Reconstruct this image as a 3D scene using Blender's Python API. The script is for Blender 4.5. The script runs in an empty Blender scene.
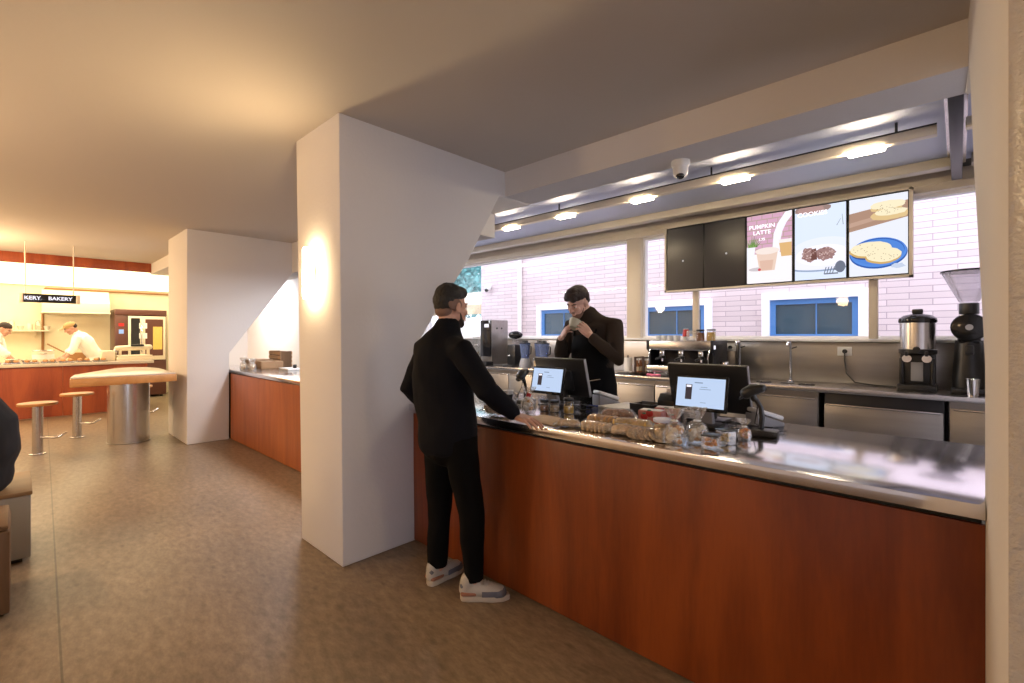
import bpy, bmesh, math, random
from mathutils import Vector, Matrix, noise
random.seed(7)
R = math.radians
V = Vector
scene = bpy.context.scene
COL = scene.collection

# ------------------------------------------------------------------ materials
def new_mat(name):
    m = bpy.data.materials.new(name); m.use_nodes = True
    nt = m.node_tree; nt.nodes.clear()
    out = nt.nodes.new('ShaderNodeOutputMaterial')
    return m, nt, out

def pbr(name, col, rough=0.5, metal=0.0, spec=0.5, bump=0.0, bscale=60.0, var=0.0, vscale=6.0, stretch=(1, 1, 1), coat=0.0, sheen=0.0):
    m, nt, out = new_mat(name)
    b = nt.nodes.new('ShaderNodeBsdfPrincipled')
    nt.links.new(b.outputs[0], out.inputs[0])
    b.inputs['Base Color'].default_value = (*col, 1)
    b.inputs['Roughness'].default_value = rough
    b.inputs['Metallic'].default_value = metal
    b.inputs['Specular IOR Level'].default_value = spec
    if coat: b.inputs['Coat Weight'].default_value = coat; b.inputs['Coat Roughness'].default_value = 0.15
    if sheen: b.inputs['Sheen Weight'].default_value = sheen
    if bump or var:
        tc = nt.nodes.new('ShaderNodeTexCoord'); mp = nt.nodes.new('ShaderNodeMapping')
        mp.inputs['Scale'].default_value = stretch
        nt.links.new(tc.outputs['Object'], mp.inputs[0])
    if var:
        n = nt.nodes.new('ShaderNodeTexNoise'); n.inputs['Scale'].default_value = vscale; n.inputs['Detail'].default_value = 6
        nt.links.new(mp.outputs[0], n.inputs['Vector'])
        r = nt.nodes.new('ShaderNodeMapRange'); r.inputs[1].default_value = 0.3; r.inputs[2].default_value = 0.7
        r.inputs[3].default_value = 1 - var; r.inputs[4].default_value = 1 + var
        nt.links.new(n.outputs[0], r.inputs[0])
        mx = nt.nodes.new('ShaderNodeMix'); mx.data_type = 'RGBA'; mx.blend_type = 'MULTIPLY'; mx.inputs[0].default_value = 1
        mx.inputs[6].default_value = (*col, 1); nt.links.new(r.outputs[0], mx.inputs[7])
        nt.links.new(mx.outputs[2], b.inputs['Base Color'])
    if bump:
        n2 = nt.nodes.new('ShaderNodeTexNoise'); n2.inputs['Scale'].default_value = bscale; n2.inputs['Detail'].default_value = 4
        nt.links.new(mp.outputs[0], n2.inputs['Vector'])
        bp = nt.nodes.new('ShaderNodeBump'); bp.inputs['Strength'].default_value = bump; bp.inputs['Distance'].default_value = 0.01
        nt.links.new(n2.outputs[0], bp.inputs['Height']); nt.links.new(bp.outputs[0], b.inputs['Normal'])
    return m

def emit(name, col, s):
    m, nt, out = new_mat(name)
    e = nt.nodes.new('ShaderNodeEmission'); e.inputs[0].default_value = (*col, 1); e.inputs[1].default_value = s
    nt.links.new(e.outputs[0], out.inputs[0]); return m

def glass(name, tint=(1, 1, 1), gloss=0.08, milk=0.0, milkcol=(1, 1, 1), rough=0.02):
    """thin pane: clear transmission with a fresnel sheen"""
    m, nt, out = new_mat(name)
    t = nt.nodes.new('ShaderNodeBsdfTransparent'); t.inputs[0].default_value = (*tint, 1)
    g = nt.nodes.new('ShaderNodeBsdfGlossy'); g.inputs['Roughness'].default_value = rough
    lw = nt.nodes.new('ShaderNodeLayerWeight'); lw.inputs[0].default_value = 0.25
    ad = nt.nodes.new('ShaderNodeMath'); ad.operation = 'MULTIPLY_ADD'; ad.inputs[1].default_value = 0.35; ad.inputs[2].default_value = gloss
    nt.links.new(lw.outputs['Fresnel'], ad.inputs[0])
    mx = nt.nodes.new('ShaderNodeMixShader')
    nt.links.new(ad.outputs[0], mx.inputs[0]); nt.links.new(t.outputs[0], mx.inputs[1]); nt.links.new(g.outputs[0], mx.inputs[2])
    last = mx
    if milk:
        d = nt.nodes.new('ShaderNodeBsdfDiffuse'); d.inputs[0].default_value = (*milkcol, 1)
        m2 = nt.nodes.new('ShaderNodeMixShader'); m2.inputs[0].default_value = milk
        nt.links.new(mx.outputs[0], m2.inputs[1]); nt.links.new(d.outputs[0], m2.inputs[2]); last = m2
    nt.links.new(last.outputs[0], out.inputs[0]); return m

def wood(name, c1, c2, rough=0.4, axis='Z', scale=1.0, coat=0.0):
    m, nt, out = new_mat(name)
    b = nt.nodes.new('ShaderNodeBsdfPrincipled'); nt.links.new(b.outputs[0], out.inputs[0])
    b.inputs['Roughness'].default_value = rough
    if coat: b.inputs['Coat Weight'].default_value = coat; b.inputs['Coat Roughness'].default_value = 0.3
    tc = nt.nodes.new('ShaderNodeTexCoord'); mp = nt.nodes.new('ShaderNodeMapping')
    s = {'X': (0.25, 3, 3), 'Y': (3, 0.25, 3), 'Z': (3, 3, 0.35)}[axis]
    mp.inputs['Scale'].default_value = tuple(v * scale for v in s)
    nt.links.new(tc.outputs['Object'], mp.inputs[0])
    n = nt.nodes.new('ShaderNodeTexNoise'); n.inputs['Scale'].default_value = 1.4; n.inputs['Detail'].default_value = 7; n.inputs['Distortion'].default_value = 1.2
    n2 = nt.nodes.new('ShaderNodeTexNoise'); n2.inputs['Scale'].default_value = 22; n2.inputs['Detail'].default_value = 3
    nt.links.new(mp.outputs[0], n.inputs['Vector']); nt.links.new(mp.outputs[0], n2.inputs['Vector'])
    ma = nt.nodes.new('ShaderNodeMath'); ma.operation = 'MULTIPLY_ADD'; ma.inputs[1].default_value = 0.22
    nt.links.new(n2.outputs[0], ma.inputs[0]); nt.links.new(n.outputs[0], ma.inputs[2])
    cr = nt.nodes.new('ShaderNodeValToRGB')
    cr.color_ramp.elements[0].position = 0.42; cr.color_ramp.elements[0].color = (*c1, 1)
    cr.color_ramp.elements[1].position = 0.78; cr.color_ramp.elements[1].color = (*c2, 1)
    nt.links.new(ma.outputs[0], cr.inputs[0]); nt.links.new(cr.outputs[0], b.inputs['Base Color'])
    return m

def floor_mat():
    m, nt, out = new_mat('screed_floor')
    b = nt.nodes.new('ShaderNodeBsdfPrincipled'); nt.links.new(b.outputs[0], out.inputs[0])
    tc = nt.nodes.new('ShaderNodeTexCoord')
    n1 = nt.nodes.new('ShaderNodeTexNoise'); n1.inputs['Scale'].default_value = 15; n1.inputs['Detail'].default_value = 9; n1.inputs['Roughness'].default_value = 0.7
    n2 = nt.nodes.new('ShaderNodeTexNoise'); n2.inputs['Scale'].default_value = 1.1; n2.inputs['Detail'].default_value = 4
    vo = nt.nodes.new('ShaderNodeTexVoronoi'); vo.inputs['Scale'].default_value = 7; vo.inputs['Randomness'].default_value = 1
    mp = nt.nodes.new('ShaderNodeMapping'); mp.inputs['Scale'].default_value = (0.7, 1.6, 1); mp.inputs['Rotation'].default_value = (0, 0, 0.5)
    for n in (n1, n2, vo): nt.links.new(mp.outputs[0], n.inputs['Vector'])
    nt.links.new(tc.outputs['Object'], mp.inputs[0])
    cr = nt.nodes.new('ShaderNodeValToRGB')
    e = cr.color_ramp.elements
    e[0].position = 0.28; e[0].color = (0.128, 0.090, 0.058, 1)
    e[1].position = 0.72; e[1].color = (0.295, 0.222, 0.150, 1)
    md = e.new(0.5); md.color = (0.208, 0.152, 0.100, 1)
    nt.links.new(n1.outputs[0], cr.inputs[0])
    # darker worn flecks
    lt = nt.nodes.new('ShaderNodeMapRange'); lt.inputs[1].default_value = 0.05; lt.inputs[2].default_value = 0.2; lt.inputs[3].default_value = 0.72; lt.inputs[4].default_value = 1
    nt.links.new(vo.outputs['Distance'], lt.inputs[0])
    br = nt.nodes.new('ShaderNodeMapRange'); br.inputs[1].default_value = 0.3; br.inputs[2].default_value = 0.7; br.inputs[3].default_value = 0.86; br.inputs[4].default_value = 1.12
    nt.links.new(n2.outputs[0], br.inputs[0])
    mu = nt.nodes.new('ShaderNodeMath'); mu.operation = 'MULTIPLY'
    nt.links.new(lt.outputs[0], mu.inputs[0]); nt.links.new(br.outputs[0], mu.inputs[1])
    # one sheet seam running along X
    sp = nt.nodes.new('ShaderNodeSeparateXYZ'); nt.links.new(tc.outputs['Object'], sp.inputs[0])
    a1 = nt.nodes.new('ShaderNodeMath'); a1.operation = 'MULTIPLY_ADD'; a1.inputs[1].default_value = 0.028; a1.inputs[2].default_value = -0.06
    nt.links.new(sp.outputs[0], a1.inputs[0])
    a2 = nt.nodes.new('ShaderNodeMath'); a2.operation = 'ADD'
    nt.links.new(sp.outputs[1], a2.inputs[0]); nt.links.new(a1.outputs[0], a2.inputs[1])
    ab = nt.nodes.new('ShaderNodeMath'); ab.operation = 'ABSOLUTE'; nt.links.new(a2.outputs[0], ab.inputs[0])
    gt = nt.nodes.new('ShaderNodeMapRange'); gt.inputs[1].default_value = 0.003; gt.inputs[2].default_value = 0.006; gt.inputs[3].default_value = 0.5; gt.inputs[4].default_value = 1
    nt.links.new(ab.outputs[0], gt.inputs[0])
    mu2 = nt.nodes.new('ShaderNodeMath'); mu2.operation = 'MULTIPLY'
    nt.links.new(mu.outputs[0], mu2.inputs[0]); nt.links.new(gt.outputs[0], mu2.inputs[1])
    mx = nt.nodes.new('ShaderNodeMix'); mx.data_type = 'RGBA'; mx.blend_type = 'MULTIPLY'; mx.inputs[0].default_value = 1
    nt.links.new(cr.outputs[0], mx.inputs[6]); nt.links.new(mu2.outputs[0], mx.inputs[7])
    nt.links.new(mx.outputs[2], b.inputs['Base Color'])
    b.inputs['Roughness'].default_value = 0.34; b.inputs['Specular IOR Level'].default_value = 0.4
    bp = nt.nodes.new('ShaderNodeBump'); bp.inputs['Strength'].default_value = 0.12; bp.inputs['Distance'].default_value = 0.01
    nt.links.new(n1.outputs[0], bp.inputs['Height']); nt.links.new(bp.outputs[0], b.inputs['Normal'])
    return m

def brick_mat():
    m, nt, out = new_mat('pale_brick')
    b = nt.nodes.new('ShaderNodeBsdfPrincipled'); nt.links.new(b.outputs[0], out.inputs[0]); b.inputs['Roughness'].default_value = 0.85
    tc = nt.nodes.new('ShaderNodeTexCoord'); sp = nt.nodes.new('ShaderNodeSeparateXYZ'); cb = nt.nodes.new('ShaderNodeCombineXYZ')
    nt.links.new(tc.outputs['Object'], sp.inputs[0]); nt.links.new(sp.outputs[0], cb.inputs[0]); nt.links.new(sp.outputs[2], cb.inputs[1])
    br = nt.nodes.new('ShaderNodeTexBrick')
    br.inputs['Scale'].default_value = 1; br.inputs['Brick Width'].default_value = 0.46; br.inputs['Row Height'].default_value = 0.082
    br.inputs['Mortar Size'].default_value = 0.0055; br.inputs['Mortar Smooth'].default_value = 0.3; br.inputs['Bias'].default_value = 0.0
    br.inputs['Color1'].default_value = (0.69, 0.585, 0.595, 1); br.inputs['Color2'].default_value = (0.60, 0.50, 0.51, 1)
    br.inputs['Mortar'].default_value = (0.36, 0.29, 0.32, 1)
    nt.links.new(cb.outputs[0], br.inputs['Vector']); nt.links.new(br.outputs[0], b.inputs['Base Color'])
    return m

M = {}
def mk():
    M['floor'] = floor_mat()
    M['plaster'] = pbr('smooth_plaster', (0.66, 0.63, 0.62), 0.85, bump=0.15, bscale=40)
    M['ceiling'] = pbr('ceiling_plaster', (0.54, 0.495, 0.455), 0.9, bump=0.08, bscale=30)
    M['rough'] = pbr('rough_plaster', (0.50, 0.44, 0.37), 0.9, bump=0.9, bscale=70)
    M['white_wall'] = pbr('white_wall', (0.82, 0.82, 0.83), 0.8)
    M['cream_wall'] = pbr('cream_tile', (0.80, 0.72, 0.52), 0.5, var=0.04, vscale=4)
    M['wood'] = wood('stained_plywood', (0.13, 0.022, 0.0035), (0.255, 0.055, 0.009), 0.36)
    M['wood_b'] = wood('stained_plywood_dark', (0.20, 0.035, 0.010), (0.33, 0.075, 0.022), 0.4)
    M['wood_o'] = wood('orange_plywood', (0.24, 0.055, 0.011), (0.40, 0.115, 0.025), 0.35)
    M['bench_wood'] = wood('bench_wood', (0.19, 0.105, 0.045), (0.29, 0.17, 0.08), 0.45, 'Y')
    M['stool_wood'] = wood('light_wood', (0.45, 0.2, 0.06), (0.6, 0.3, 0.1), 0.4, 'X')
    M['steel'] = pbr('brushed_steel', (0.60, 0.575, 0.56), 0.27, 1.0, var=0.05, vscale=8, stretch=(0.3, 4, 4))
    M['steel_soft'] = pbr('satin_steel', (0.37, 0.35, 0.33), 0.38, 1.0, var=0.06, vscale=5, stretch=(0.4, 4, 4))
    M['steel_top'] = pbr('counter_steel', (0.78, 0.76, 0.78), 0.15, 1.0)
    M['chrome'] = pbr('chrome', (0.8, 0.8, 0.8), 0.1, 1.0)
    M['bench_metal'] = pbr('grey_bench_laminate', (0.30, 0.28, 0.26), 0.5, 0.1)
    M['beige_metal'] = pbr('beige_painted_metal', (0.72, 0.64, 0.53), 0.35)
    M['blue_metal'] = pbr('perforated_metal', (0.56, 0.60, 0.76), 0.4, 0.4, bump=0.5, bscale=260)
    M['dark_metal'] = pbr('dark_metal', (0.03, 0.03, 0.035), 0.4, 0.5)
    M['black'] = pbr('black_plastic', (0.012, 0.012, 0.013), 0.35)
    M['blank_screen'] = pbr('blank_screen', (0.022, 0.02, 0.024), 0.3)
    M['black_gloss'] = pbr('black_gloss', (0.01, 0.01, 0.012), 0.12)
    M['black_matte'] = pbr('black_matte', (0.015, 0.014, 0.014), 0.7)
    M['white_pl'] = pbr('white_plastic', (0.8, 0.8, 0.8), 0.35)
    M['grey_pl'] = pbr('grey_plastic', (0.3, 0.3, 0.32), 0.4)
    M['paper'] = pbr('white_paper', (0.8, 0.78, 0.76), 0.8)
    M['glass'] = glass('clear_pane', (0.975, 0.985, 0.99), 0.008)
    M['jar'] = glass('jar_glass', (0.93, 0.95, 0.95), 0.10)
    M['bag'] = glass('clear_bag', (0.93, 0.92, 0.90), 0.10, milk=0.13, milkcol=(0.95, 0.92, 0.88), rough=0.12)
    M['hopper'] = glass('tinted_hopper', (0.98, 0.975, 1.0), 0.05, milk=0.14, milkcol=(0.93, 0.92, 1.0))
    M['blue_jar'] = glass('blue_plastic_jar', (0.62, 0.70, 0.90), 0.10, milk=0.2, milkcol=(0.45, 0.55, 0.8))
    M['dark_glass'] = pbr('dark_window_glass', (0.045, 0.085, 0.115), 0.06, 0.0, 0.9)
    M['blue_frame'] = pbr('blue_frame', (0.07, 0.22, 0.52), 0.45)
    M['white_frame'] = pbr('white_surround', (0.9, 0.9, 0.92), 0.6)
    M['brick'] = brick_mat()
    M['skin'] = pbr('skin', (0.50, 0.27, 0.19), 0.5, var=0.06, vscale=20)
    M['skin_p'] = pbr('pale_skin', (0.60, 0.36, 0.28), 0.5, var=0.06, vscale=20)
    M['hair_b'] = pbr('black_hair', (0.007, 0.0055, 0.005), 0.7, bump=0.6, bscale=120, stretch=(1, 1, 0.3))
    M['hair_br'] = pbr('brown_hair', (0.022, 0.011, 0.008), 0.7, bump=0.6, bscale=120, stretch=(1, 1, 0.3))
    M['beard'] = pbr('beard', (0.03, 0.017, 0.012), 0.85)
    M['stubble'] = pbr('stubble', (0.15, 0.08, 0.055), 0.85)
    M['fade'] = pbr('faded_stubble', (0.16, 0.09, 0.065), 0.7)
    M['eye'] = pbr('eye_white', (0.7, 0.68, 0.65), 0.2)
    M['jacket'] = pbr('navy_black_cloth', (0.0038, 0.004, 0.0065), 0.9, spec=0.15, bump=0.25, bscale=14)
    M['trousers'] = pbr('black_trousers', (0.0025, 0.0022, 0.0022), 0.9, spec=0.12, bump=0.2, bscale=12)
    M['brown_jacket'] = pbr('brown_jacket', (0.034, 0.024, 0.018), 0.9, spec=0.15, bump=0.25, bscale=14)
    M['apron'] = pbr('black_apron', (0.004, 0.004, 0.0045), 0.9, spec=0.15, bump=0.2, bscale=10)
    M['grey_jacket'] = pbr('dark_grey_jacket', (0.02, 0.02, 0.023), 0.85, spec=0.2, bump=0.3, bscale=10)
    M['white_cloth'] = pbr('white_cotton', (0.82, 0.80, 0.76), 0.85, bump=0.2, bscale=12)
    M['shoe_w'] = pbr('off_white_leather', (0.40, 0.36, 0.31), 0.6)
    M['shoe_g'] = pbr('grey_suede', (0.12, 0.12, 0.145), 0.8)
    M['shoe_r'] = pbr('rust_suede', (0.30, 0.13, 0.08), 0.8)
    M['sole'] = pbr('cream_sole', (0.44, 0.37, 0.29), 0.6)
    M['cookie'] = pbr('golden_biscuit', (0.62, 0.34, 0.12), 0.8, var=0.3, vscale=60)
    M['cookie_l'] = pbr('pale_biscuit', (0.72, 0.49, 0.26), 0.8, var=0.25, vscale=60)
    M['cookie_d'] = pbr('brown_pastry', (0.30, 0.12, 0.045), 0.7, var=0.4, vscale=40)
    M['cookie_y'] = pbr('yellow_biscuit', (0.72, 0.45, 0.12), 0.8, var=0.25, vscale=50)
    M['granola'] = pbr('grey_tan_biscuit', (0.48, 0.33, 0.19), 0.85, var=0.5, vscale=70)
    M['red'] = pbr('strawberry_red', (0.45, 0.018, 0.02), 0.35)
    M['pink_card'] = pbr('pink_card', (0.50, 0.20, 0.17), 0.6, var=0.25, vscale=40)
    M['pink'] = pbr('pink_cloth', (0.75, 0.18, 0.32), 0.8)
    M['orange'] = pbr('dried_orange', (0.70, 0.25, 0.04), 0.6, var=0.3, vscale=40)
    M['yellow'] = pbr('yellow_sweets', (0.70, 0.42, 0.06), 0.6, var=0.3, vscale=40)
    M['kraft'] = pbr('kraft_board', (0.45, 0.30, 0.17), 0.8, var=0.12, vscale=12)
    M['cardboard'] = pbr('cardboard', (0.36, 0.22, 0.12), 0.8, var=0.15, vscale=10)
    M['blue_pl'] = pbr('blue_plastic', (0.03, 0.06, 0.3), 0.4)
    M['bread'] = pbr('baked_crust', (0.42, 0.19, 0.06), 0.7, var=0.4, vscale=30)
    M['oven_red'] = pbr('dark_red_enamel', (0.10, 0.035, 0.025), 0.35)
    M['copper'] = pbr('brown_pipe', (0.30, 0.14, 0.05), 0.5)
    M['cream_pl'] = pbr('cream_enamel', (0.72, 0.64, 0.50), 0.4)
    M['stone'] = pbr('pale_stone_top', (0.60, 0.53, 0.44), 0.25, var=0.08, vscale=12)
    M['cup_green'] = pbr('sage_bowl', (0.50, 0.47, 0.34), 0.5)
    M['milk'] = pbr('milk_foam', (0.78, 0.72, 0.6), 0.6)
    M['leaf'] = pbr('leaf', (0.10, 0.22, 0.16), 0.6)
    M['terracotta'] = pbr('cream_awning', (0.82, 0.70, 0.52), 0.8)
    M['valance'] = pbr('tan_valance', (0.50, 0.40, 0.25), 0.8, var=0.4, vscale=2)
    M['tree_leaf'] = pbr('teal_leaf', (0.16, 0.42, 0.42), 0.6)
    M['asphalt'] = pbr('alley_paving', (0.42, 0.41, 0.42), 0.9)
    M['white_render'] = pbr('white_render', (0.8, 0.77, 0.74), 0.9)
    M['cap_tan'] = pbr('tan_cap', (0.42, 0.27, 0.12), 0.8)
    M['led'] = emit('led_bar', (1.0, 0.80, 0.52), 130)
    M['lamp'] = emit('sconce_glow', (1.0, 0.74, 0.40), 130)
    M['lightbox'] = emit('kitchen_lightbox', (1.0, 0.83, 0.5), 3.0)
    M['ledcool'] = emit('cool_led', (1.0, 0.95, 0.92), 40)
    M['w_txt'] = emit('white_letters', (0.95, 0.9, 1.0), 1.3)
    M['pos_white'] = emit('display_white', (0.60, 0.74, 1.0), 0.92)
mk()

# ------------------------------------------------------------------ mesh builder
def ring(mb, x0, x1, z0, z1, q, y0, y1):
    mb.b2((x0, y0, z0), (x0 + q, y1, z1)); mb.b2((x1 - q, y0, z0), (x1, y1, z1)); mb.b2((x0 + q, y0, z0), (x1 - q, y1, z0 + q)); mb.b2((x0 + q, y0, z1 - q), (x1 - q, y1, z1)); return mb

class MB:
    def __init__(s): s.bm = bmesh.new(); s.mi = 0; s.M = Matrix()
    def m(s, i): s.mi = i; return s
    def add(s, t):
        for f in t.faces: f.material_index = s.mi; f.smooth = True
        bmesh.ops.transform(t, matrix=s.M, verts=t.verts)
        me = bpy.data.meshes.new('tmp'); t.to_mesh(me); t.free()
        s.bm.from_mesh(me); bpy.data.meshes.remove(me); return s
    def box(s, c, d, bev=0.0, rot=None, seg=2):
        t = bmesh.new(); bmesh.ops.create_cube(t, size=1.0)
        bmesh.ops.scale(t, vec=V(d), verts=t.verts)
        if bev > 0: bmesh.ops.bevel(t, geom=list(t.edges), offset=min(bev, min(d) * 0.49), segments=seg, profile=0.5, affect='EDGES')
        mt = Matrix.Translation(V(c))
        if rot is not None: mt = mt @ (rot if isinstance(rot, Matrix) else Matrix.Rotation(rot, 4, 'Z'))
        bmesh.ops.transform(t, matrix=mt, verts=t.verts); return s.add(t)
    def b2(s, lo, hi, bev=0.0):
        return s.box([(a + b) / 2 for a, b in zip(lo, hi)], [abs(b - a) for a, b in zip(lo, hi)], bev)
    def lathe(s, prof, c=(0, 0, 0), seg=24, rot=None, sx=1.0, sy=1.0):
        t = bmesh.new(); rings = []
        for r, z in prof:
            if r < 1e-6: rings.append([t.verts.new((0, 0, z))])
            else: rings.append([t.verts.new((r * sx * math.cos(2 * math.pi * k / seg), r * sy * math.sin(2 * math.pi * k / seg), z)) for k in range(seg)])
        for a, b in zip(rings, rings[1:]):
            for k in range(seg):
                j = (k + 1) % seg
                if len(a) == 1 and len(b) == 1: continue
                if len(a) == 1: t.faces.new((a[0], b[k], b[j]))
                elif len(b) == 1: t.faces.new((a[k], a[j], b[0]))
                else: t.faces.new((a[k], a[j], b[j], b[k]))
        bmesh.ops.recalc_face_normals(t, faces=t.faces)
        mt = Matrix.Translation(V(c))
        if rot is not None: mt = mt @ rot
        bmesh.ops.transform(t, matrix=mt, verts=t.verts); return s.add(t)
    def cyl(s, c, r, h, seg=24, rot=None, bev=0.0, r2=None):
        r2 = r if r2 is None else r2; b = min(bev, h * 0.45, r * 0.45)
        if b > 0: prof = [(0, 0), (r - b, 0), (r - b * 0.3, b * 0.3), (r, b), (r2, h - b), (r2 - b * 0.3, h - b * 0.3), (r2 - b, h), (0, h)]
        else: prof = [(0, 0), (r, 0), (r2, h), (0, h)]
        return s.lathe(prof, c, seg, rot)
    def prism(s, poly, lo, hi, axis='X', bev=0.0):
        """poly of 2D points: axis X -> (y,z), Y -> (x,z), Z -> (x,y)"""
        t = bmesh.new()
        def p(a, w): return {'X': (w, a[0], a[1]), 'Y': (a[0], w, a[1]), 'Z': (a[0], a[1], w)}[axis]
        A = [t.verts.new(p(a, lo)) for a in poly]; B = [t.verts.new(p(a, hi)) for a in poly]
        t.faces.new(A); t.faces.new(B[::-1]); n = len(poly)
        for k in range(n): t.faces.new((A[k], B[k], B[(k + 1) % n], A[(k + 1) % n]))
        bmesh.ops.recalc_face_normals(t, faces=t.faces)
        if bev > 0: bmesh.ops.bevel(t, geom=list(t.edges), offset=bev, segments=2, profile=0.5, affect='EDGES')
        return s.add(t)
    def ell(s, c, r, rot=None, seg=20):
        t = bmesh.new(); bmesh.ops.create_uvsphere(t, u_segments=seg, v_segments=max(8, seg // 2 + 2), radius=1)
        mt = Matrix.Translation(V(c))
        if rot is not None: mt = mt @ rot
        mt = mt @ Matrix.Diagonal((*r, 1))
        bmesh.ops.transform(t, matrix=mt, verts=t.verts); return s.add(t)
    def tube(s, pts, rad, seg=12, side=None, closed=False, cap=True):
        """swept tube with rounded ends; rad: number, list of numbers or of (rx, ry)"""
        pts = [V(p) for p in pts]; n = len(pts)
        if not isinstance(rad, (list, tuple)): rad = [rad] * n
        rad = [(r, r) if not isinstance(r, (tuple, list)) else r for r in rad]
        tang = []
        for i in range(n):
            a = pts[(i - 1) % n] if closed or i > 0 else pts[i]; b = pts[(i + 1) % n] if closed or i < n - 1 else pts[i]
            tang.append((b - a).normalized())
        P, Rr, T = list(pts), list(rad), list(tang)
        if cap and not closed:
            pre, post = [], []
            for ang in (80, 50, 25):
                k = math.cos(R(ang)); d = math.sin(R(ang)); r0 = rad[0]; r1 = rad[-1]
                pre.append((pts[0] - tang[0] * min(r0) * d, (r0[0] * k, r0[1] * k), tang[0]))
                post.append((pts[-1] + tang[-1] * min(r1) * d, (r1[0] * k, r1[1] * k), tang[-1]))
            P = [q[0] for q in pre] + P + [q[0] for q in post[::-1]]
            Rr = [q[1] for q in pre] + Rr + [q[1] for q in post[::-1]]
            T = [q[2] for q in pre] + T + [q[2] for q in post[::-1]]
        t = bmesh.new(); rings = []; prev = None
        for p, r, tg in zip(P, Rr, T):
            if side is not None: u = V(side)
            elif prev is None: u = V((1, 0, 0)) if abs(tg.x) < 0.8 else V((0, 1, 0))
            else: u = prev
            u = (u - tg * u.dot(tg)).normalized(); v = tg.cross(u); prev = u
            rings.append([t.verts.new(p + u * r[0] * math.cos(2 * math.pi * k / seg) + v * r[1] * math.sin(2 * math.pi * k / seg)) for k in range(seg)])
        prs = list(zip(rings, rings[1:])) + ([(rings[-1], rings[0])] if closed else [])
        for a, b in prs:
            for k in range(seg): t.faces.new((a[k], a[(k + 1) % seg], b[(k + 1) % seg], b[k]))
        if not closed: t.faces.new(rings[0]); t.faces.new(rings[-1][::-1])
        bmesh.ops.recalc_face_normals(t, faces=t.faces)
        return s.add(t)
    def poly(s, pts):
        t = bmesh.new(); t.faces.new([t.verts.new(p) for p in pts]); return s.add(t)
    def grid(s, rows):
        t = bmesh.new(); vs = [[t.verts.new(p) for p in r] for r in rows]
        for a, b in zip(vs, vs[1:]):
            for k in range(len(a) - 1): t.faces.new((a[k], a[k + 1], b[k + 1], b[k]))
        return s.add(t)
    def mesh(s, name='m', sharp=38):
        me = bpy.data.meshes.new(name); s.bm.to_mesh(me); s.bm.free()
        me.set_sharp_from_angle(angle=R(sharp)); return me

def link(name, me, mats, parent=None, loc=None):
    if not isinstance(mats, (list, tuple)): mats = [mats]
    for x in mats: me.materials.append(M[x] if isinstance(x, str) else x)
    o = bpy.data.objects.new(name, me); COL.objects.link(o)
    if loc is not None: o.location = loc
    if parent is not None: o.parent = parent
    return o

def part(name, mb, mats, parent, loc=None, label=None):
    o = link(name, mb.mesh(name) if isinstance(mb, MB) else mb, mats, parent, loc)
    if label: o['label'] = label
    return o

def tag(o, label, cat, group=None):
    o['label'] = label; o['category'] = cat
    if group: o['group'] = group
    return o

def thing(name, label, cat, loc=(0, 0, 0), rz=0.0, group=None):
    o = bpy.data.objects.new(name, None); COL.objects.link(o); o.empty_display_size = 0.1
    o.location = loc; o.rotation_euler = (0, 0, rz)
    return tag(o, label, cat, group)

def solo(name, mb, mats, label, cat, loc=(0, 0, 0), rz=0.0, group=None):
    o = link(name, mb.mesh(name) if isinstance(mb, MB) else mb, mats, None, loc); o.rotation_euler = (0, 0, rz)
    return tag(o, label, cat, group)

def struct(name, mb, mats, parent=None):
    o = link(name, mb.mesh(name), mats, parent)
    if parent is None: o['kind'] = 'structure'
    return o

def copy_tree(o, parent=None, label=None, loc=None, rz=None):
    c = o.copy(); COL.objects.link(c)
    if parent is not None: c.parent = parent
    if label: c['label'] = label
    if loc is not None: c.location = loc
    if rz is not None: c.rotation_euler = (0, 0, rz)
    for ch in list(o.children): copy_tree(ch, c)
    return c

def text_mesh(body, size, bold=0.0, ext=0.001, align='CENTER'):
    cu = bpy.data.curves.new('txt', 'FONT'); cu.body = body; cu.size = size; cu.offset = bold; cu.extrude = ext
    cu.align_x = align; cu.align_y = 'CENTER'
    ob = bpy.data.objects.new('txt', cu); COL.objects.link(ob)
    dg = bpy.context.evaluated_depsgraph_get(); me = bpy.data.meshes.new_from_object(ob.evaluated_get(dg))
    bpy.data.objects.remove(ob); bpy.data.curves.remove(cu); return me

def add_text(mb, body, size, mat, bold=0.0, align='CENTER'):
    me = text_mesh(body, size, bold, 0.0006, align); t = bmesh.new(); t.from_mesh(me); bpy.data.meshes.remove(me)
    bmesh.ops.transform(t, matrix=mat, verts=t.verts); mb.add(t)

def remesh(mb, voxel, smooth=2, amp=0.0, freq=6.0, stretch=(1, 1, 1), fine=None):
    me = mb.mesh(); ob = bpy.data.objects.new('tmp', me); COL.objects.link(ob)
    md = ob.modifiers.new('r', 'REMESH'); md.mode = 'VOXEL'; md.voxel_size = voxel; md.use_smooth_shade = True
    if smooth: sm = ob.modifiers.new('s', 'SMOOTH'); sm.factor = 0.5; sm.iterations = smooth
    dg = bpy.context.evaluated_depsgraph_get(); m2 = bpy.data.meshes.new_from_object(ob.evaluated_get(dg))
    bpy.data.objects.remove(ob); bpy.data.meshes.remove(me)
    if amp:
        nv = [v.normal.copy() for v in m2.vertices]
        for v, n in zip(m2.vertices, nv):
            q = V((v.co.x * stretch[0], v.co.y * stretch[1], v.co.z * stretch[2])) * freq
            v.co += n * (amp * noise.noise(q) + amp * 0.5 * noise.noise(q * 2.3 + V((7, 3, 1))))
    m2.update()
    for p in m2.polygons: p.use_smooth = True
    m2.materials.clear(); return m2

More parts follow.
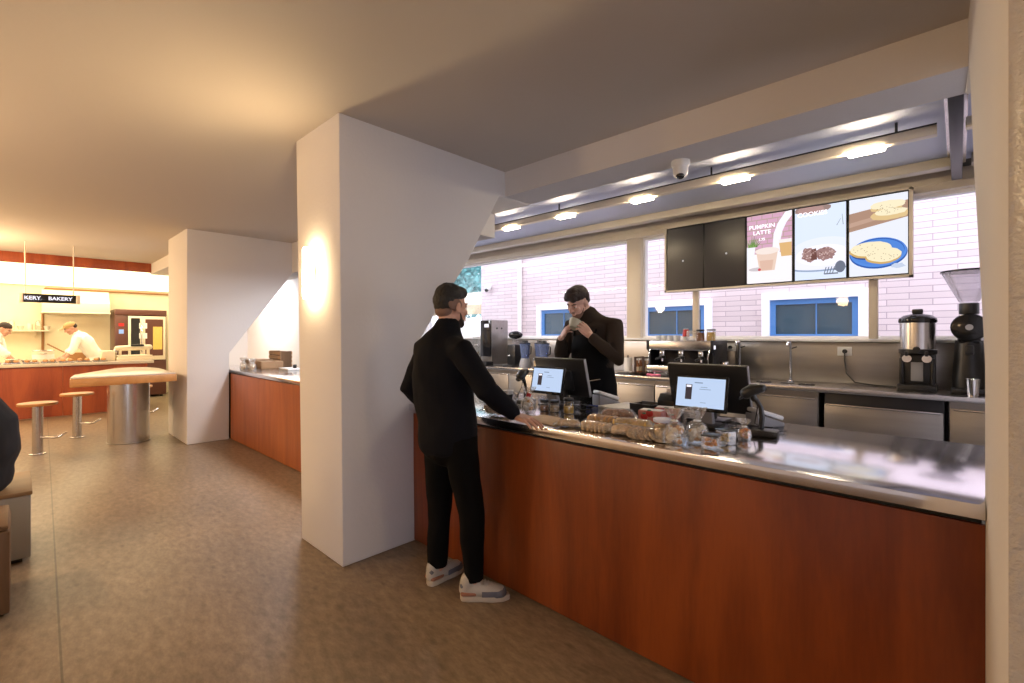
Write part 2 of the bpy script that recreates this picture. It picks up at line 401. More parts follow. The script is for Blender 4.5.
# ------------------------------------------------------------------ the room
CZ = 2.95
def room():
    struct('floor', MB().b2((-15.4, -5.2, -0.12), (3.2, 5.65, 0.0)), 'floor')
    struct('floor_platform', MB().b2((-7.4, 2.16, 0.001), (1.42, 5.44, 0.15)), 'grey_pl')
    struct('ceiling', MB().b2((-12.0, -5.2, CZ), (3.2, 3.02, 3.35)), 'ceiling')
    struct('ceiling_bar', MB().b2((-12.0, 3.30, 2.90), (3.2, 5.20, 3.35)), 'blue_metal')
    struct('ceiling_kitchen', MB().b2((-15.4, -5.2, 2.985), (-12.0, 3.45, 3.35)), 'cream_wall')
    # beam above the counter, one length per bay
    mb = MB(); mb.b2((-3.0, 3.0, 2.73), (1.7, 3.33, 3.35)); struct('beam_counter', mb, 'plaster')
    mb = MB(); mb.b2((-12.0, 3.0, 2.48), (-3.4, 3.33, 3.35)); struct('beam_bakery', mb, 'plaster')
    # pillars with a raking haunch that leans out to the beam
    prof = [(1.45, 0), (2.035, 0), (2.035, 1.41), (2.2, 1.645), (2.557, 2.11), (2.93, 2.72), (3.33, 2.72), (3.33, 3.1), (1.45, 3.1)]
    t = MB(); t.prism(prof, -3.5, -2.9, 'X', 0.012)
    for v in t.bm.verts: v.co.x += (-.015 - .035 * v.co.z) if v.co.x < -3.2 else (.022 - .019 * v.co.z)
    struct('pillar_middle', t, 'plaster')
    prof2 = [(1.605, 0), (2.12, 0), (2.12, 1.24), (3.01, 2.47), (3.33, 2.47), (3.33, 3.1), (1.605, 3.1)]
    struct('pillar_left', MB().prism(prof2, -8.76, -7.63, 'X', 0.012), 'plaster')
    t = MB(); t.prism(prof, 0.0, 0.62, 'X', 0.012)
    for v in t.bm.verts:
        if v.co.x < 0.3: v.co.x += 0.073 - 0.027 * (v.co.y - 1.45)
    t.m(1)
    me = t.mesh('pillar_right')
    for p in me.polygons:
        if p.normal.y < -0.8: p.material_index = 1
    o = link('pillar_right', me, ['plaster', 'rough']); o['kind'] = 'structure'
    struct('beam_left', MB().b2((-12.02, 1.90, 2.74), (-8.74, 2.2, 3.1)), 'plaster')
    # enclosing walls
    mb = MB(); mb.b2((3.0, -5.2, 0), (3.2, -4.6, 2.95)); mb.b2((3.0, -4.6, 2.65), (3.2, -.9, 2.95)); mb.b2((3.0, -.9, 0), (3.2, 1.6, 2.95)); struct('wall_right', mb, 'plaster')
    w = link('window_3', MB().b2((3.10, -4.6, 0), (3.106, -.9, 2.65)).mesh('pane'), 'glass'); w['kind'] = 'structure'  # unseen glazed opening, added to bring cool daylight onto the pillar faces
    f = MB()
    for y in (-4.6, -2.75, -.96): f.b2((3.06, y, 0), (3.14, y + .06, 2.65))
    part('window_frame', f, 'dark_metal', w)
    struct('wall_nook', MB().b2((0.6, 1.6, 0), (3.2, 1.75, 2.95)), 'plaster')
    struct('wall_bar_right', MB().b2((1.45, 3.3, 0), (1.6, 5.65, 2.9)), 'plaster')
    struct('wall_front', MB().b2((-15.4, -5.4, 0), (3.2, -5.2, 3.3)), 'plaster')
    struct('wall_kitchen', MB().b2((-15.55, -5.4, 0), (-15.0, 3.5, 2.98)), 'cream_wall')
    mb = MB(); mb.b2((-15.2, 3.4, 0), (-7.55, 3.5, 2.9)); mb.b2((-7.65, 3.5, 0), (-7.55, 5.6, 2.9)); struct('wall_partition', mb, 'white_wall')
    struct('wall_light_block', MB().b2((-11.1, 2.25, 0), (-11.0, 3.4, 2.9)), 'white_wall')  # unseen wall, added to keep kitchen light off the white partition
    # back wall: steel clad below the sill, white header above the glass
    struct('wall_back', MB().b2((-7.7, 5.47, 0), (1.6, 5.65, 1.44)), 'white_wall')
    struct('wall_header', MB().b2((-7.7, 5.42, 2.735), (1.6, 5.65, 3.35)), 'beige_metal')
    struct('trim_sill', MB().b2((-7.6, 5.40, 1.435), (1.5, 5.66, 1.462), 0.005), 'white_frame')
    mb = MB(); mb.b2((-7.6, 5.20, 2.9), (1.5, 5.43, 3.35)); struct('trim_recess_shade', mb, 'dark_metal')  # solid dark block; shade of the gap is put into its colour
    mb = MB(); mb.b2((-7.55, 5.04, 2.825), (0.0, 5.16, 2.9), 0.004); mb.b2((0.07, 5.04, 2.825), (1.44, 5.16, 2.9), 0.004)
    mb.b2((-7.55, 5.405, 2.79), (1.44, 5.42, 2.80)); struct('trim_profile', mb, 'beige_metal')
    # windows: frame and one pane each, mullions between them
    xs = [(-7.5, -3.13), (-2.93, 1.44)]
    for k, (a, b) in enumerate(xs):
        w = link('window_%d' % (k + 1), MB().b2((a, 5.55, 1.462), (b, 5.556, 2.735)).mesh('pane'), 'glass'); w['kind'] = 'structure'
        f = ring(MB(), a, b, 1.462, 2.735, .028, 5.52, 5.6)
        part('window_frame', f, 'white_frame', w)
    struct('trim_mullion', MB().b2((-3.13, 5.46, 1.462), (-2.93, 5.64, 2.735), 0.006), 'beige_metal')
    # kitchen fascia
    struct('trim_fascia', MB().b2((-12.0, -5.2, 2.77), (-11.92, 1.90, 2.95), 0.004), 'wood_b')
room()

def outside():
    struct('ground_alley', MB().b2((-32, 5.66, -0.1), (9, 30, 0.0)), 'asphalt')
    t = thing('brick_building', 'pale pink brick building across the alley with white framed blue windows', 'building', (-3, 8, 0))
    part('brick_wall', MB().b2((-5.65, 0, 0), (8, 0.35, 7.5)), 'brick', t)
    for (a, b, lo, hi) in ((-6.77, -5.45, 1.33, 2.15), (-4.3, -2.98, 1.33, 2.11), (-2.21, -0.89, 1.33, 2.14)):
        cx, cz, w, h = (a + b) / 2 + 3, (lo + hi) / 2, b - a, hi - lo
        f = MB(); q = 0.108
        ring(f, cx - w / 2, cx + w / 2, cz - h / 2, cz + h / 2, q, -.08, .04)
        wo = part('window', f, 'white_frame', t)
        g = MB(); q2 = 0.075; w2, h2 = w - 2 * q, h - 2 * q
        ring(g, cx - w2 / 2, cx + w2 / 2, cz - h2 / 2, cz + h2 / 2, q2, -.035, .03)
        g.box((cx + 0.05, -.008, cz), (0.014, 0.03, h2 - .15))
        part('sash', g, 'blue_frame', wo)
        part('pane', MB().box((cx, 0.0, cz), (w2 - 0.02, 0.012, h2 - 0.02)), 'dark_glass', wo)
    d = MB(); d.tube([(-7.28, 7.93, 0), (-7.28, 7.93, 7)], 0.05)
    for z in (1.0, 2.35, 3.7): d.cyl((-7.28, 7.93, z), 0.062, 0.05)
    solo('drain_pipe', d, 'white_render', 'pale vertical drain pipe on the brick wall across the alley', 'pipe')
    c = thing('security_camera', 'small white camera high on the brick wall outside the window', 'camera', (-8.3, 7.99, 2.68))
    part('mount', MB().box((0, -0.04, 0), (0.06, 0.1, 0.06), 0.01), 'white_pl', c)
    part('housing', MB().cyl((0, -0.1, -0.09), 0.075, 0.13, bev=0.03), 'white_pl', c)
    part('lens', MB().ell((0, -0.14, -0.09), (0.05, 0.05, 0.05)), 'black_gloss', c)
    g = thing('garden_wall', 'low white rendered wall with corner pier beyond the alley', 'wall', (-13, 12, 0))
    part('wall_panel', MB().b2((-7, 0, 0), (2.6, 0.25, 2.02)), 'white_render', g)
    part('pier', MB().b2((1.6, -0.06, 0), (2.05, 0.34, 2.9), 0.02), 'white_render', g)
    a = thing('awning', 'tan canopy roof over the white garden wall', 'canopy', (-15, 12.6, .26))
    part('canopy', MB().prism([(-0.3, 2.35), (1.6, 3.05), (1.6, 3.15), (-0.3, 2.45)], -5, 2.6), 'terracotta', a)
    part('valance', MB().b2((-5, -0.34, 2.05), (2.6, -0.28, 2.42)), 'valance', a)
    for x in (-4.5, -1.5, 1.5): part('post', MB().tube([(x, 0.2, -.24), (x, 0.2, 2.6)], 0.05), 'white_render', a)
    t = thing('street_tree', 'leafy teal green tree behind the tan canopy outdoors', 'tree', (-20.5, 17.5, 0))
    part('trunk', MB().tube([(0, 0, 0), (0.1, 0, 2), (0, 0.1, 4.2)], [0.2, 0.16, 0.1]), 'copper', t)
    rnd = random.Random(3); lf = MB(); bm = bmesh.new()
    for k in range(5200):
        c = V((rnd.gauss(0, 1), rnd.gauss(0, 1), rnd.gauss(0, 1))).normalized() * (rnd.random() ** 0.4)
        c = V((c.x * 3.0, c.y * 2.6, 5.0 + c.z * 2.6)); u = V((rnd.gauss(0, 1), rnd.gauss(0, 1), rnd.gauss(0, 1))).normalized(); w = u.orthogonal().normalized(); s = 0.12 + 0.1 * rnd.random()
        bm.faces.new([bm.verts.new(c + u * s), bm.verts.new(c + w * s * .5), bm.verts.new(c - u * s), bm.verts.new(c - w * s * .5)])
    lf.add(bm); part('foliage', lf, 'tree_leaf', t)
outside()

# ------------------------------------------------------------------ people
def frame(fwd, up):
    f = V(fwd).normalized(); u = V(up); x = f.cross(u).normalized(); u = x.cross(f)
    m = Matrix((x, f, u)).transposed().to_4x4(); return m

def head_pieces(mb, H):
    mb.M = H
    mb.ell((0, -.012, .032), (.074, .094, .086)); mb.ell((0, .022, -.028), (.062, .070, .082)); mb.ell((0, .034, -.08), (.046, .050, .038))
    mb.ell((0, .068, -.102), (.022, .019, .017)); mb.ell((0, .076, .022), (.048, .018, .011))
    for s in (-1, 1):
        mb.ell((s * .036, .062, -.028), (.024, .024, .024))
        mb.ell((s * .031, .0765, .0055), (.0145, .0135, .0075)); mb.ell((s * .074, -.012, -.008), (.010, .020, .032), Matrix.Rotation(s * R(18), 4, 'Z') @ Matrix.Rotation(R(-12), 4, 'X'))
        mb.ell((s * .071, -.002, -.032), (.008, .010, .010))
        mb.ell((s * .013, .094, -.034), (.008, .010, .007))
    mb.tube([(0, .086, .014), (0, .102, -.012), (0, .111, -.031)], [.008, .010, .0125])
    mb.ell((0, .088, -.060), (.022, .010, .006)); mb.ell((0, .086, -.071), (.019, .010, .007))
    mb.M = Matrix()

def hand_pieces(mb, wrist, fwd, dorsal, th, curl=(20, 25, 20), spread=1.0, thumb=(20, 10), scale=1.0):
    """five fingers on a palm; th = -1 right hand, +1 left"""
    F = Matrix.Translation(V(wrist)) @ frame(fwd, dorsal) @ Matrix.Scale(scale, 4)
    mb.M = F
    xs = [th * v for v in (.032, .011, -.010, -.030)]; kn = (.088, .092, .088, .080); ln = (.072, .080, .074, .058); rr = (.0084, .0087, .0082, .0072)
    for k in range(4):
        b = V((xs[k], kn[k], 0.002 if k in (1, 2) else 0))
        mb.tube([(xs[k] * .55, .0, 0), (xs[k] * .85, .045, 0), b], [.014, .0145, .0115])
        a = 0.0; sp = xs[k] * 2.6 * spread; p = b; pts = [p]; r = rr[k]; rs = [r]
        for j, fr in enumerate((.46, .30, .24)):
            a += R(curl[j] * (1 + 0.12 * (k - 1.5) * 0.5))
            d = V((math.sin(sp) if j < 3 else 0, math.cos(a), -math.sin(a))); d.normalize()
            p = p + d * ln[k] * fr; pts.append(p); rs.append(r * (0.95, 0.86, 0.74)[j])
        mb.tube(pts, rs, 10)
    t0 = V((th * .022, .018, -.006)); a1, a2 = R(38 + thumb[0]), R(18 + thumb[0] * .6)
    p1 = t0 + V((th * math.sin(a1), math.cos(a1), -.25)).normalized() * .042
    p2 = p1 + V((th * math.sin(a2), math.cos(a2), -.2 - thumb[1] * .02)).normalized() * .034
    p3 = p2 + V((th * math.sin(a2 * .5), math.cos(a2 * .5), -.2 - thumb[1] * .04)).normalized() * .028
    mb.tube([t0, p1, p2, p3], [.017, .0125, .0105, .0085], 10)
    mb.tube([(0, -.03, 0), (0, .01, 0)], [(.027, .021), (.028, .018)], side=F.to_3x3() @ V((1, 0, 0)) if False else (1, 0, 0))
    mb.M = Matrix()

def eyes(H, body):
    for s in (-1, 1):
        e = MB(); e.M = H; e.ell((s * .031, .0755, -.002), (.0115, .0115, .009)); o = part('eye', e, 'eye', body)
        i = MB(); i.M = H; i.ell((s * .031, .085, -.003), (.0055, .004, .0055)); part('iris', i, 'black_gloss', o)

def shoe(body, heel, toe, soles, label):
    """sneaker with foam sole, suede overlays and laces"""
    h, t = V(heel), V(toe); d = (t - h); L = d.length; H = Matrix.Translation(h) @ frame(d, (0, 0, 1))
    up = MB(); up.M = H
    up.tube([(0, .035, .06), (0, .10, .062), (0, .17, .055), (0, L - .055, .048)], [(.036, .042), (.042, .048), (.045, .042), (.040, .030)], 16, side=H.to_3x3() @ V((1, 0, 0)) if False else (1, 0, 0))
    up.tube([(0, .125, .095), (0, .092, .140)], [(.026, .010), (.030, .008)], 12, side=(1, 0, 0))
    up.tube([(0, .03, .06), (0, .045, .105), (0, .05, .118)], [(.036, .036), (.040, .044), (.038, .043)], 16, side=(1, 0, 0))
    me = remesh(up, .006, 3); o = part('shoe', me, 'shoe_w', body, label=label)
    s = MB(); s.M = H
    out = [(-.030, .012), (-.036, .05), (-.036, .12), (-.046, .19), (-.044, L - .05), (-.025, L - .008), (.012, L), (.040, L - .04), (.046, .19), (.038, .12), (.038, .05), (.030, .012), (0, 0)]
    s.prism(out, 0.0, .034, 'Z', .008); part('sole', s, 'sole', o)
    g = MB(); g.M = H
    g.tube([(0, L - .075, .042), (0, L - .05, .042)], [(.0505, .031), (.0465, .031)], 16, side=(1, 0, 0)); part('toe_guard', g, 'shoe_g', o)
    for c, dd, bv in (((0, .028, .085), (.066, .052, .045), .018), ((.043, .17, .048), (.008, .085, .03), .003), ((-.043, .17, .048), (.008, .085, .03), .003)):
        g = MB(); g.M = H; g.box(c, dd, bv); part('overlay', g, 'shoe_g', o)
    g = MB(); g.M = H
    g.box((0, .052, .046), (.086, .09, .022), .010); part('heel_strip', g, 'shoe_r', o)
    la = MB(); la.M = H
    for k in range(5):
        y = .105 + .018 * k; z = .128 - .0060 * k - (.002 * k)
        la.tube([(-.030, y, z - .018), (0, y + .004, z), (.030, y, z - .018)], .0032, 6)
    part('laces', la, 'shoe_w', o)
    return o

def torso_rings(J, grow=0.0, widths=None):
    w = widths or [(.168, .118), (.163, .115), (.165, .112), (.182, .120), (.168, .108), (.062, .060)]
    return [(a + grow, b + grow) for a, b in w]

def person(name, label, root, P):
    """P: joints in world coordinates; body = one continuous surface, clothes are children"""
    r0 = V(root); q = {k: V(v) - r0 for k, v in P['j'].items()}
    vx = P.get('voxel', .0036); sd = V(P.get('side', (1, 0, 0)))
    H = Matrix.Translation(q['head']) @ frame(P['face'], P.get('up', (0, 0, 1)))
    sp = [q['hip'] - V((0, 0, .06)), q['hip'] + V((0, 0, .06)), q['waist'], q['chest'], q['shldr'], q['neck']]; trap = q['shldr'].lerp(q['neck'], .52)
    tw = torso_rings(None, 0, P.get('w'))
    b = MB()
    b.tube(sp[:5] + [trap, sp[5]], tw[:5] + [(.118, .086), tw[5]], 24, side=sd)
    b.tube([q['neck'] - V((0, 0, .05)), q['neck'], H @ V((0, -.03, -.045))], [.062, .057, .054])
    head_pieces(b, H)
    for s in 'LR':
        b.tube([q['sh' + s], q['el' + s], q['wr' + s]], [.046, .040, .027]); b.ell(q['sh' + s], (.047, .047, .047))
        b.tube([q['hp' + s], q['kn' + s], q['an' + s]], [.082, .056, .040]); 
        if 'hd' + s in P: hand_pieces(b, q['wr' + s], *P['hd' + s])
    me = remesh(b, vx, 2)
    body = link(name, me, P['skin'], None, root); tag(body, label, 'person')
    if P.get('eyes', True): eyes(H, body)
    # jacket or shirt: torso shell plus sleeves
    g = P.get('grow', .020); j = MB()
    jl = [q['hip'] - V((0, 0, P.get('hem', .06)))] + sp[1:5] + [trap + V((0, 0, .008)), q['neck'] + V((0, 0, .012))]
    jw = [(a + g, c + g) for a, c in tw]; jw[4] = (jw[4][0] + .012, jw[4][1] + .006); jw = jw[:5] + [P.get('trapw', (.134, .104)), (.080, .078)]; jw[0] = (tw[0][0] + g, tw[0][1] + g)
    j.tube(jl, jw, 28, side=sd)
    for s in 'LR':
        e, w = q['el' + s], q['wr' + s]; end = e.lerp(w, P.get('sleeve', .96))
        j.tube([q['shldr'].lerp(q['sh' + s], .55), q['sh' + s], q['sh' + s].lerp(e, .5), e, e.lerp(end, .5), end], [.076, .073, .068, .063, .057, P.get('cuff', .044)], 18)
    jm = remesh(j, P.get('cvox', .008), 5, P.get('fold', .010), 6.5, (1, 1, .7))
    jk = part(P.get('top', 'jacket'), jm, P['jacket'], body)
    if P.get('collar', True):
        c = MB(); n = q['neck']; nn = (H @ V((0, -.03, -.045)) - n).normalized()
        c.tube([n - nn * .04, n - nn * .01, n + nn * P.get('collar_h', .026)], [(.094, .092), (.084, .082), (.078, .077)], 20, side=sd); part('collar', remesh(c, .006, 3), P['jacket'], jk)
    # trousers
    if P.get('legs', True):
        t = MB(); t.tube([q['hip'] + V((0, 0, .07)), q['hip'], q['hip'] - V((0, 0, .07))], [(.172, .122), (.178, .130), (.172, .128)], 26, side=sd)
        for s in 'LR':
            a, k, f = q['hp' + s], q['kn' + s], q['an' + s]
            t.tube([a + V((0, 0, .02)), a.lerp(k, .35), k, k.lerp(f, .5), f + (k - f).normalized() * .05, f + (k - f).normalized() * .012], [.105, .093, .074, .066, .060, .058], 20, cap=False)
        part('trousers', remesh(t, P.get('cvox', .008), 4, .009, 7, (1, 1, .6)), P['legmat'], body)
    # hair
    h = MB(); h.M = H
    for piece in P['hair']: h.ell(*piece)
    part('hair', remesh(h, (.005 if vx < .008 else .012), 3, .0025, 60, (1, 1, 1)), P['hairmat'], body)
    if P.get('cap'):
        c = MB(); c.M = H; c.ell((0, -.012, .052), (.086, .106, .075)); c.ell((0, .115, .050), (.060, .060, .010)); part('cap', c, P['cap'], body)
    if P.get('beard'):
        d = MB(); d.M = H
        d.ell((0, .036, -.086), (.049, .053, .038)); d.ell((0, .071, -.104), (.024, .021, .018))
        for s in (-1, 1): d.tube([(s * .054, .018, -.04), (s * .047, .034, -.075), (s * .028, .06, -.1)], [.009, .012, .016])
        d.ell((0, .090, -.051), (.026, .010, .004))
        part('beard', remesh(d, .005, 2), P['beard'], body)
    for s in (-1, 1):
        e = MB(); e.M = H; e.tube([(s * .016, .093, .022), (s * .034, .089, .027), (s * .05, .076, .020)], [.0035, .0045, .003], 8); part('eyebrow', e, P['hairmat'], body)
    return body, H, q

# customer at the counter, back to the camera
cust, Hc, qc = person('person', 'customer in black zip jacket and black trousers leaning one hand on the counter', (-2.15, 1.76, 0), dict(
    j=dict(hip=(-2.165, 1.73, .93), waist=(-2.18, 1.725, 1.09), chest=(-2.19, 1.715, 1.27), shldr=(-2.185, 1.72, 1.435), neck=(-2.168, 1.735, 1.528), head=(-2.172, 1.772, 1.666),
           shL=(-2.385, 1.75, 1.415), elL=(-2.48, 1.69, 1.17), wrL=(-2.40, 1.85, 1.00), shR=(-1.985, 1.69, 1.415), elR=(-1.82, 1.72, 1.205), wrR=(-1.80, 1.925, 1.05),
           hpL=(-2.235, 1.735, .90), knL=(-2.275, 1.765, .49), anL=(-2.30, 1.765, .09), hpR=(-2.06, 1.735, .90), knR=(-2.02, 1.79, .49), anR=(-2.005, 1.80, .09)),
    w=[(.178, .125), (.182, .125), (.184, .122), (.192, .126), (.172, .110), (.062, .060)], face=(-.02, 1, -.05), side=(.99, .08, 0), skin='skin', jacket='jacket', legmat='trousers', hairmat='hair_b', grow=.022, hem=.03, cuff=.047, sleeve=.88, collar_h=.012, beard='beard',
    hdR=((1.0, .02, -.16), (.1, .0, 1), -1, (10, 14, 10), 1.0, (18, 6), 1.12), hdL=((.6, .6, -.5), (-.5, .5, .2), 1, (30, 35, 25)),
    hair=[((0, -.020, .064), (.078, .097, .076)), ((0, -.055, .035), (.077, .066, .068)), ((0, .038, .086), (.064, .060, .042)), ((.02, -.065, .105), (.035, .03, .03)), ((0, -.068, .005), (.066, .044, .045))]))
for s in (-1, 1):
    f = MB(); f.M = Hc; f.ell((s * .0655, -.03, .012), (.012, .05, .04)); part('hair_fade', f, 'fade', cust)
f = MB(); f.M = Hc; f.ell((0, -.062, -.028), (.060, .042, .042)); part('hair_fade', f, 'fade', cust)
shoe(cust, V((-2.297, 1.690, 0)) - V((-2.15, 1.76, 0)), V((-2.31, 1.975, 0)) - V((-2.15, 1.76, 0)), 0, None)
shoe(cust, V((-2.055, 1.735, 0)) - V((-2.15, 1.76, 0)), V((-1.852, 1.935, 0)) - V((-2.15, 1.76, 0)), 0, None)

# barista behind the counter, drinking from a bowl
bar, Hb, qb = person('person', 'barista in brown jacket and black apron holding a bowl to his mouth', (-2.2, 3.3, .15), dict(
    j=dict(hip=(-2.2, 3.30, 1.10), waist=(-2.2, 3.30, 1.25), chest=(-2.2, 3.31, 1.42), shldr=(-2.2, 3.295, 1.585), neck=(-2.215, 3.255, 1.652), head=(-2.262, 3.165, 1.768),
           shL=(-1.992, 3.29, 1.575), elL=(-1.90, 3.17, 1.315), wrL=(-2.065, 3.045, 1.50), shR=(-2.41, 3.29, 1.575), elR=(-2.46, 3.20, 1.30), wrR=(-2.352, 3.06, 1.475),
           hpL=(-2.105, 3.3, 1.07), knL=(-2.10, 3.28, .64), anL=(-2.10, 3.31, .24), hpR=(-2.295, 3.3, 1.07), knR=(-2.30, 3.28, .64), anR=(-2.30, 3.31, .24)),
    face=(-.10, -.85, -.50), up=(.10, 0, 1), side=(-1, 0, 0), skin='skin_p', jacket='brown_jacket', legmat='trousers', hairmat='hair_br', grow=.020, hem=.03, cuff=.042, sleeve=.86, collar_h=.008, trapw=(.120, .095), beard='stubble',
    hdL=((-.62, -.10, .62), (.55, -.70, .45), 1, (22, 30, 20), 1.2, (-28, 4)), hdR=((.62, -.12, .66), (-.5, -.72, .36), -1, (22, 30, 20), 1.2, (-28, 4)),
    hair=[((0, -.015, .066), (.082, .098, .072)), ((0, -.05, .035), (.080, .070, .072)), ((0, .046, .086), (.067, .052, .042)), ((-.03, .074, .066), (.034, .024, .030)), ((.035, .070, .070), (.030, .026, .028)), ((0, .02, .12), (.05, .05, .02)), ((0, -.072, -.01), (.066, .040, .045))]))
for s in (-1, 1):
    k = V((-2.2 + s * .1, 3.35, .15)) - V((-2.2, 3.3, .15)); shoe(bar, k, k + V((0, -.28, 0)), 0, None)
def apron():
    mb = MB(); rows = []
    for z, hw, rx, ry in ((1.50, 38, .185, .148), (1.42, 48, .203, .150), (1.32, 62, .200, .148), (1.22, 95, .190, .145), (1.10, 108, .204, .154), (0.95, 105, .212, .165), (.75, 98, .218, .178), (.55, 95, .222, .185)):
        rows.append([(math.sin(R(hw * u / 10)) * rx, -math.cos(R(hw * u / 10)) * ry, z - .15) for u in range(-10, 11)])
    mb.grid(rows); me = mb.mesh('apron'); o = part('apron', me, 'apron', bar)
    sl = o.modifiers.new('s', 'SOLIDIFY'); sl.thickness = .006; sl.offset = 1
    z = MB(); z.tube([(-.01, -.165, 1.118 - .15), (.07, -.158, 1.135 - .15), (.145, -.128, 1.15 - .15)], .0045, 8); part('zipper', z, 'chrome', o)
    for s in (-1, 1):
        st = MB(); st.tube([(s * .10, -.135, 1.50 - .15), (s * .105, -.10, 1.575 - .15), (s * .09, 0, 1.65 - .15), (s * .03, .10, 1.60 - .15)], .008, 8); part('strap', st, 'apron', o)
apron()
def bowl():
    t = thing('bowl', 'small sage green bowl held up to the barista mouth', 'bowl', (-2.215, 3.035, 1.585))
    rot = Matrix.Rotation(R(-38), 4, 'X') @ Matrix.Rotation(R(6), 4, 'Y')
    prof = [(0, 0), (.030, 0), (.040, .012), (.052, .035), (.058, .058), (.060, .062), (.056, .063), (.050, .040), (.036, .018), (0, .012)]
    part('bowl_body', MB().lathe(prof, (0, 0, -.03), 28, rot), 'cup_green', t)
    part('foam', MB().lathe([(0, .052), (.054, .052), (.054, .048), (0, .048)], (0, 0, -.03), 24, rot), 'milk', t)
bowl()

# the two bakers in the kitchen
def baker(label, root, face, dx, lean, hair, cap):
    x, y, z = root
    def w(a, b, c): return (x + a, y + b, z + c)
    person('person', label, root, dict(
        j=dict(hip=w(0, 0, .95), waist=w(lean * .1, dx * .06, 1.10), chest=w(lean * .22, dx * .14, 1.26), shldr=w(lean * .34, dx * .24, 1.37), neck=w(lean * .40, dx * .29, 1.44), head=w(lean * .47, dx * .38, 1.56),
               shL=w(lean * .34 + .17, dx * .24 - .06, 1.36), elL=w(lean * .34 + .24, dx * .36, 1.12), wrL=w(lean * .34 + .25, dx * .46, .98),
               shR=w(lean * .34 - .17, dx * .24 + .06, 1.36), elR=w(lean * .34 - .1, dx * .36, 1.12), wrR=w(lean * .34 + .0, dx * .50, .98),
               hpL=w(.08, 0, .92), knL=w(.08, 0, .5), anL=w(.08, 0, .09), hpR=w(-.08, 0, .92), knR=w(-.08, 0, .5), anR=w(-.08, 0, .09)),
        face=face, side=(.75, -.3, 0), skin='skin', jacket='white_cloth', legmat='trousers', hairmat=hair, voxel=.0085, cvox=.012, sleeve=.25, cuff=.065, top='shirt', collar=False, cap=cap, eyes=True,
        hdL=((.3, dx * .7, -.5), (.6, 0, .7), 1), hdR=((.4, dx * .7, -.5), (.6, 0, .7), -1),
        hair=[((0, -.02, .05), (.080, .098, .078)), ((0, -.06, .02), (.072, .06, .06))]))
baker('baker in white shirt and tan cap leaning over the bakery counter', (-13.15, 1.14, .08), (.1, -.85, -.5), -1, .35, 'hair_br', 'cap_tan')
baker('bare headed baker in white shirt bending at the far left of the bakery counter', (-13.15, -.52, .05), (.35, .75, -.55), 1, .35, 'hair_br', None)

# seated customer at the left edge, seen from behind
def seated():
    root = (-4.66, -.20, 0)
    def w(a, b, c): return (root[0] + a, root[1] + b, c)
    body, H, q = person('person', 'seated customer in dark grey jacket at the left edge on the grey bench', root, dict(
        j=dict(hip=w(0, .02, .60), waist=w(0, .05, .74), chest=w(0, .04, .90), shldr=w(0, -.04, 1.03), neck=w(0, -.08, 1.10), head=w(0, -.16, 1.26),
               shL=w(.18, -.05, 1.00), elL=w(.24, -.16, .78), wrL=w(.14, -.36, .74), shR=w(-.18, -.05, 1.00), elR=w(-.24, -.16, .78), wrR=w(-.14, -.36, .74),
               hpL=w(.09, -.02, .56), knL=w(.11, -.43, .53), anL=w(.11, -.46, .10), hpR=w(-.09, -.02, .56), knR=w(-.11, -.43, .53), anR=w(-.11, -.46, .10)),
        face=(0, -.9, -.35), side=(-1, 0, 0), skin='skin', jacket='grey_jacket', legmat='trousers', hairmat='hair_b', grow=.045, hem=.02, voxel=.006, cvox=.01, cuff=.05,
        w=[(.165, .130), (.160, .135), (.165, .135), (.180, .135), (.170, .12), (.10, .08)],
        hdL=((-.3, -.9, -.1), (.2, 0, 1), 1), hdR=((.3, -.9, -.1), (-.2, 0, 1), -1),
        hair=[((0, -.02, .05), (.080, .098, .078)), ((0, -.06, .02), (.072, .06, .06))]))
    for s in (-1, 1): shoe(body, V((s * .11, -.40, 0)), V((s * .11, -.68, 0)), 0, None)
seated()

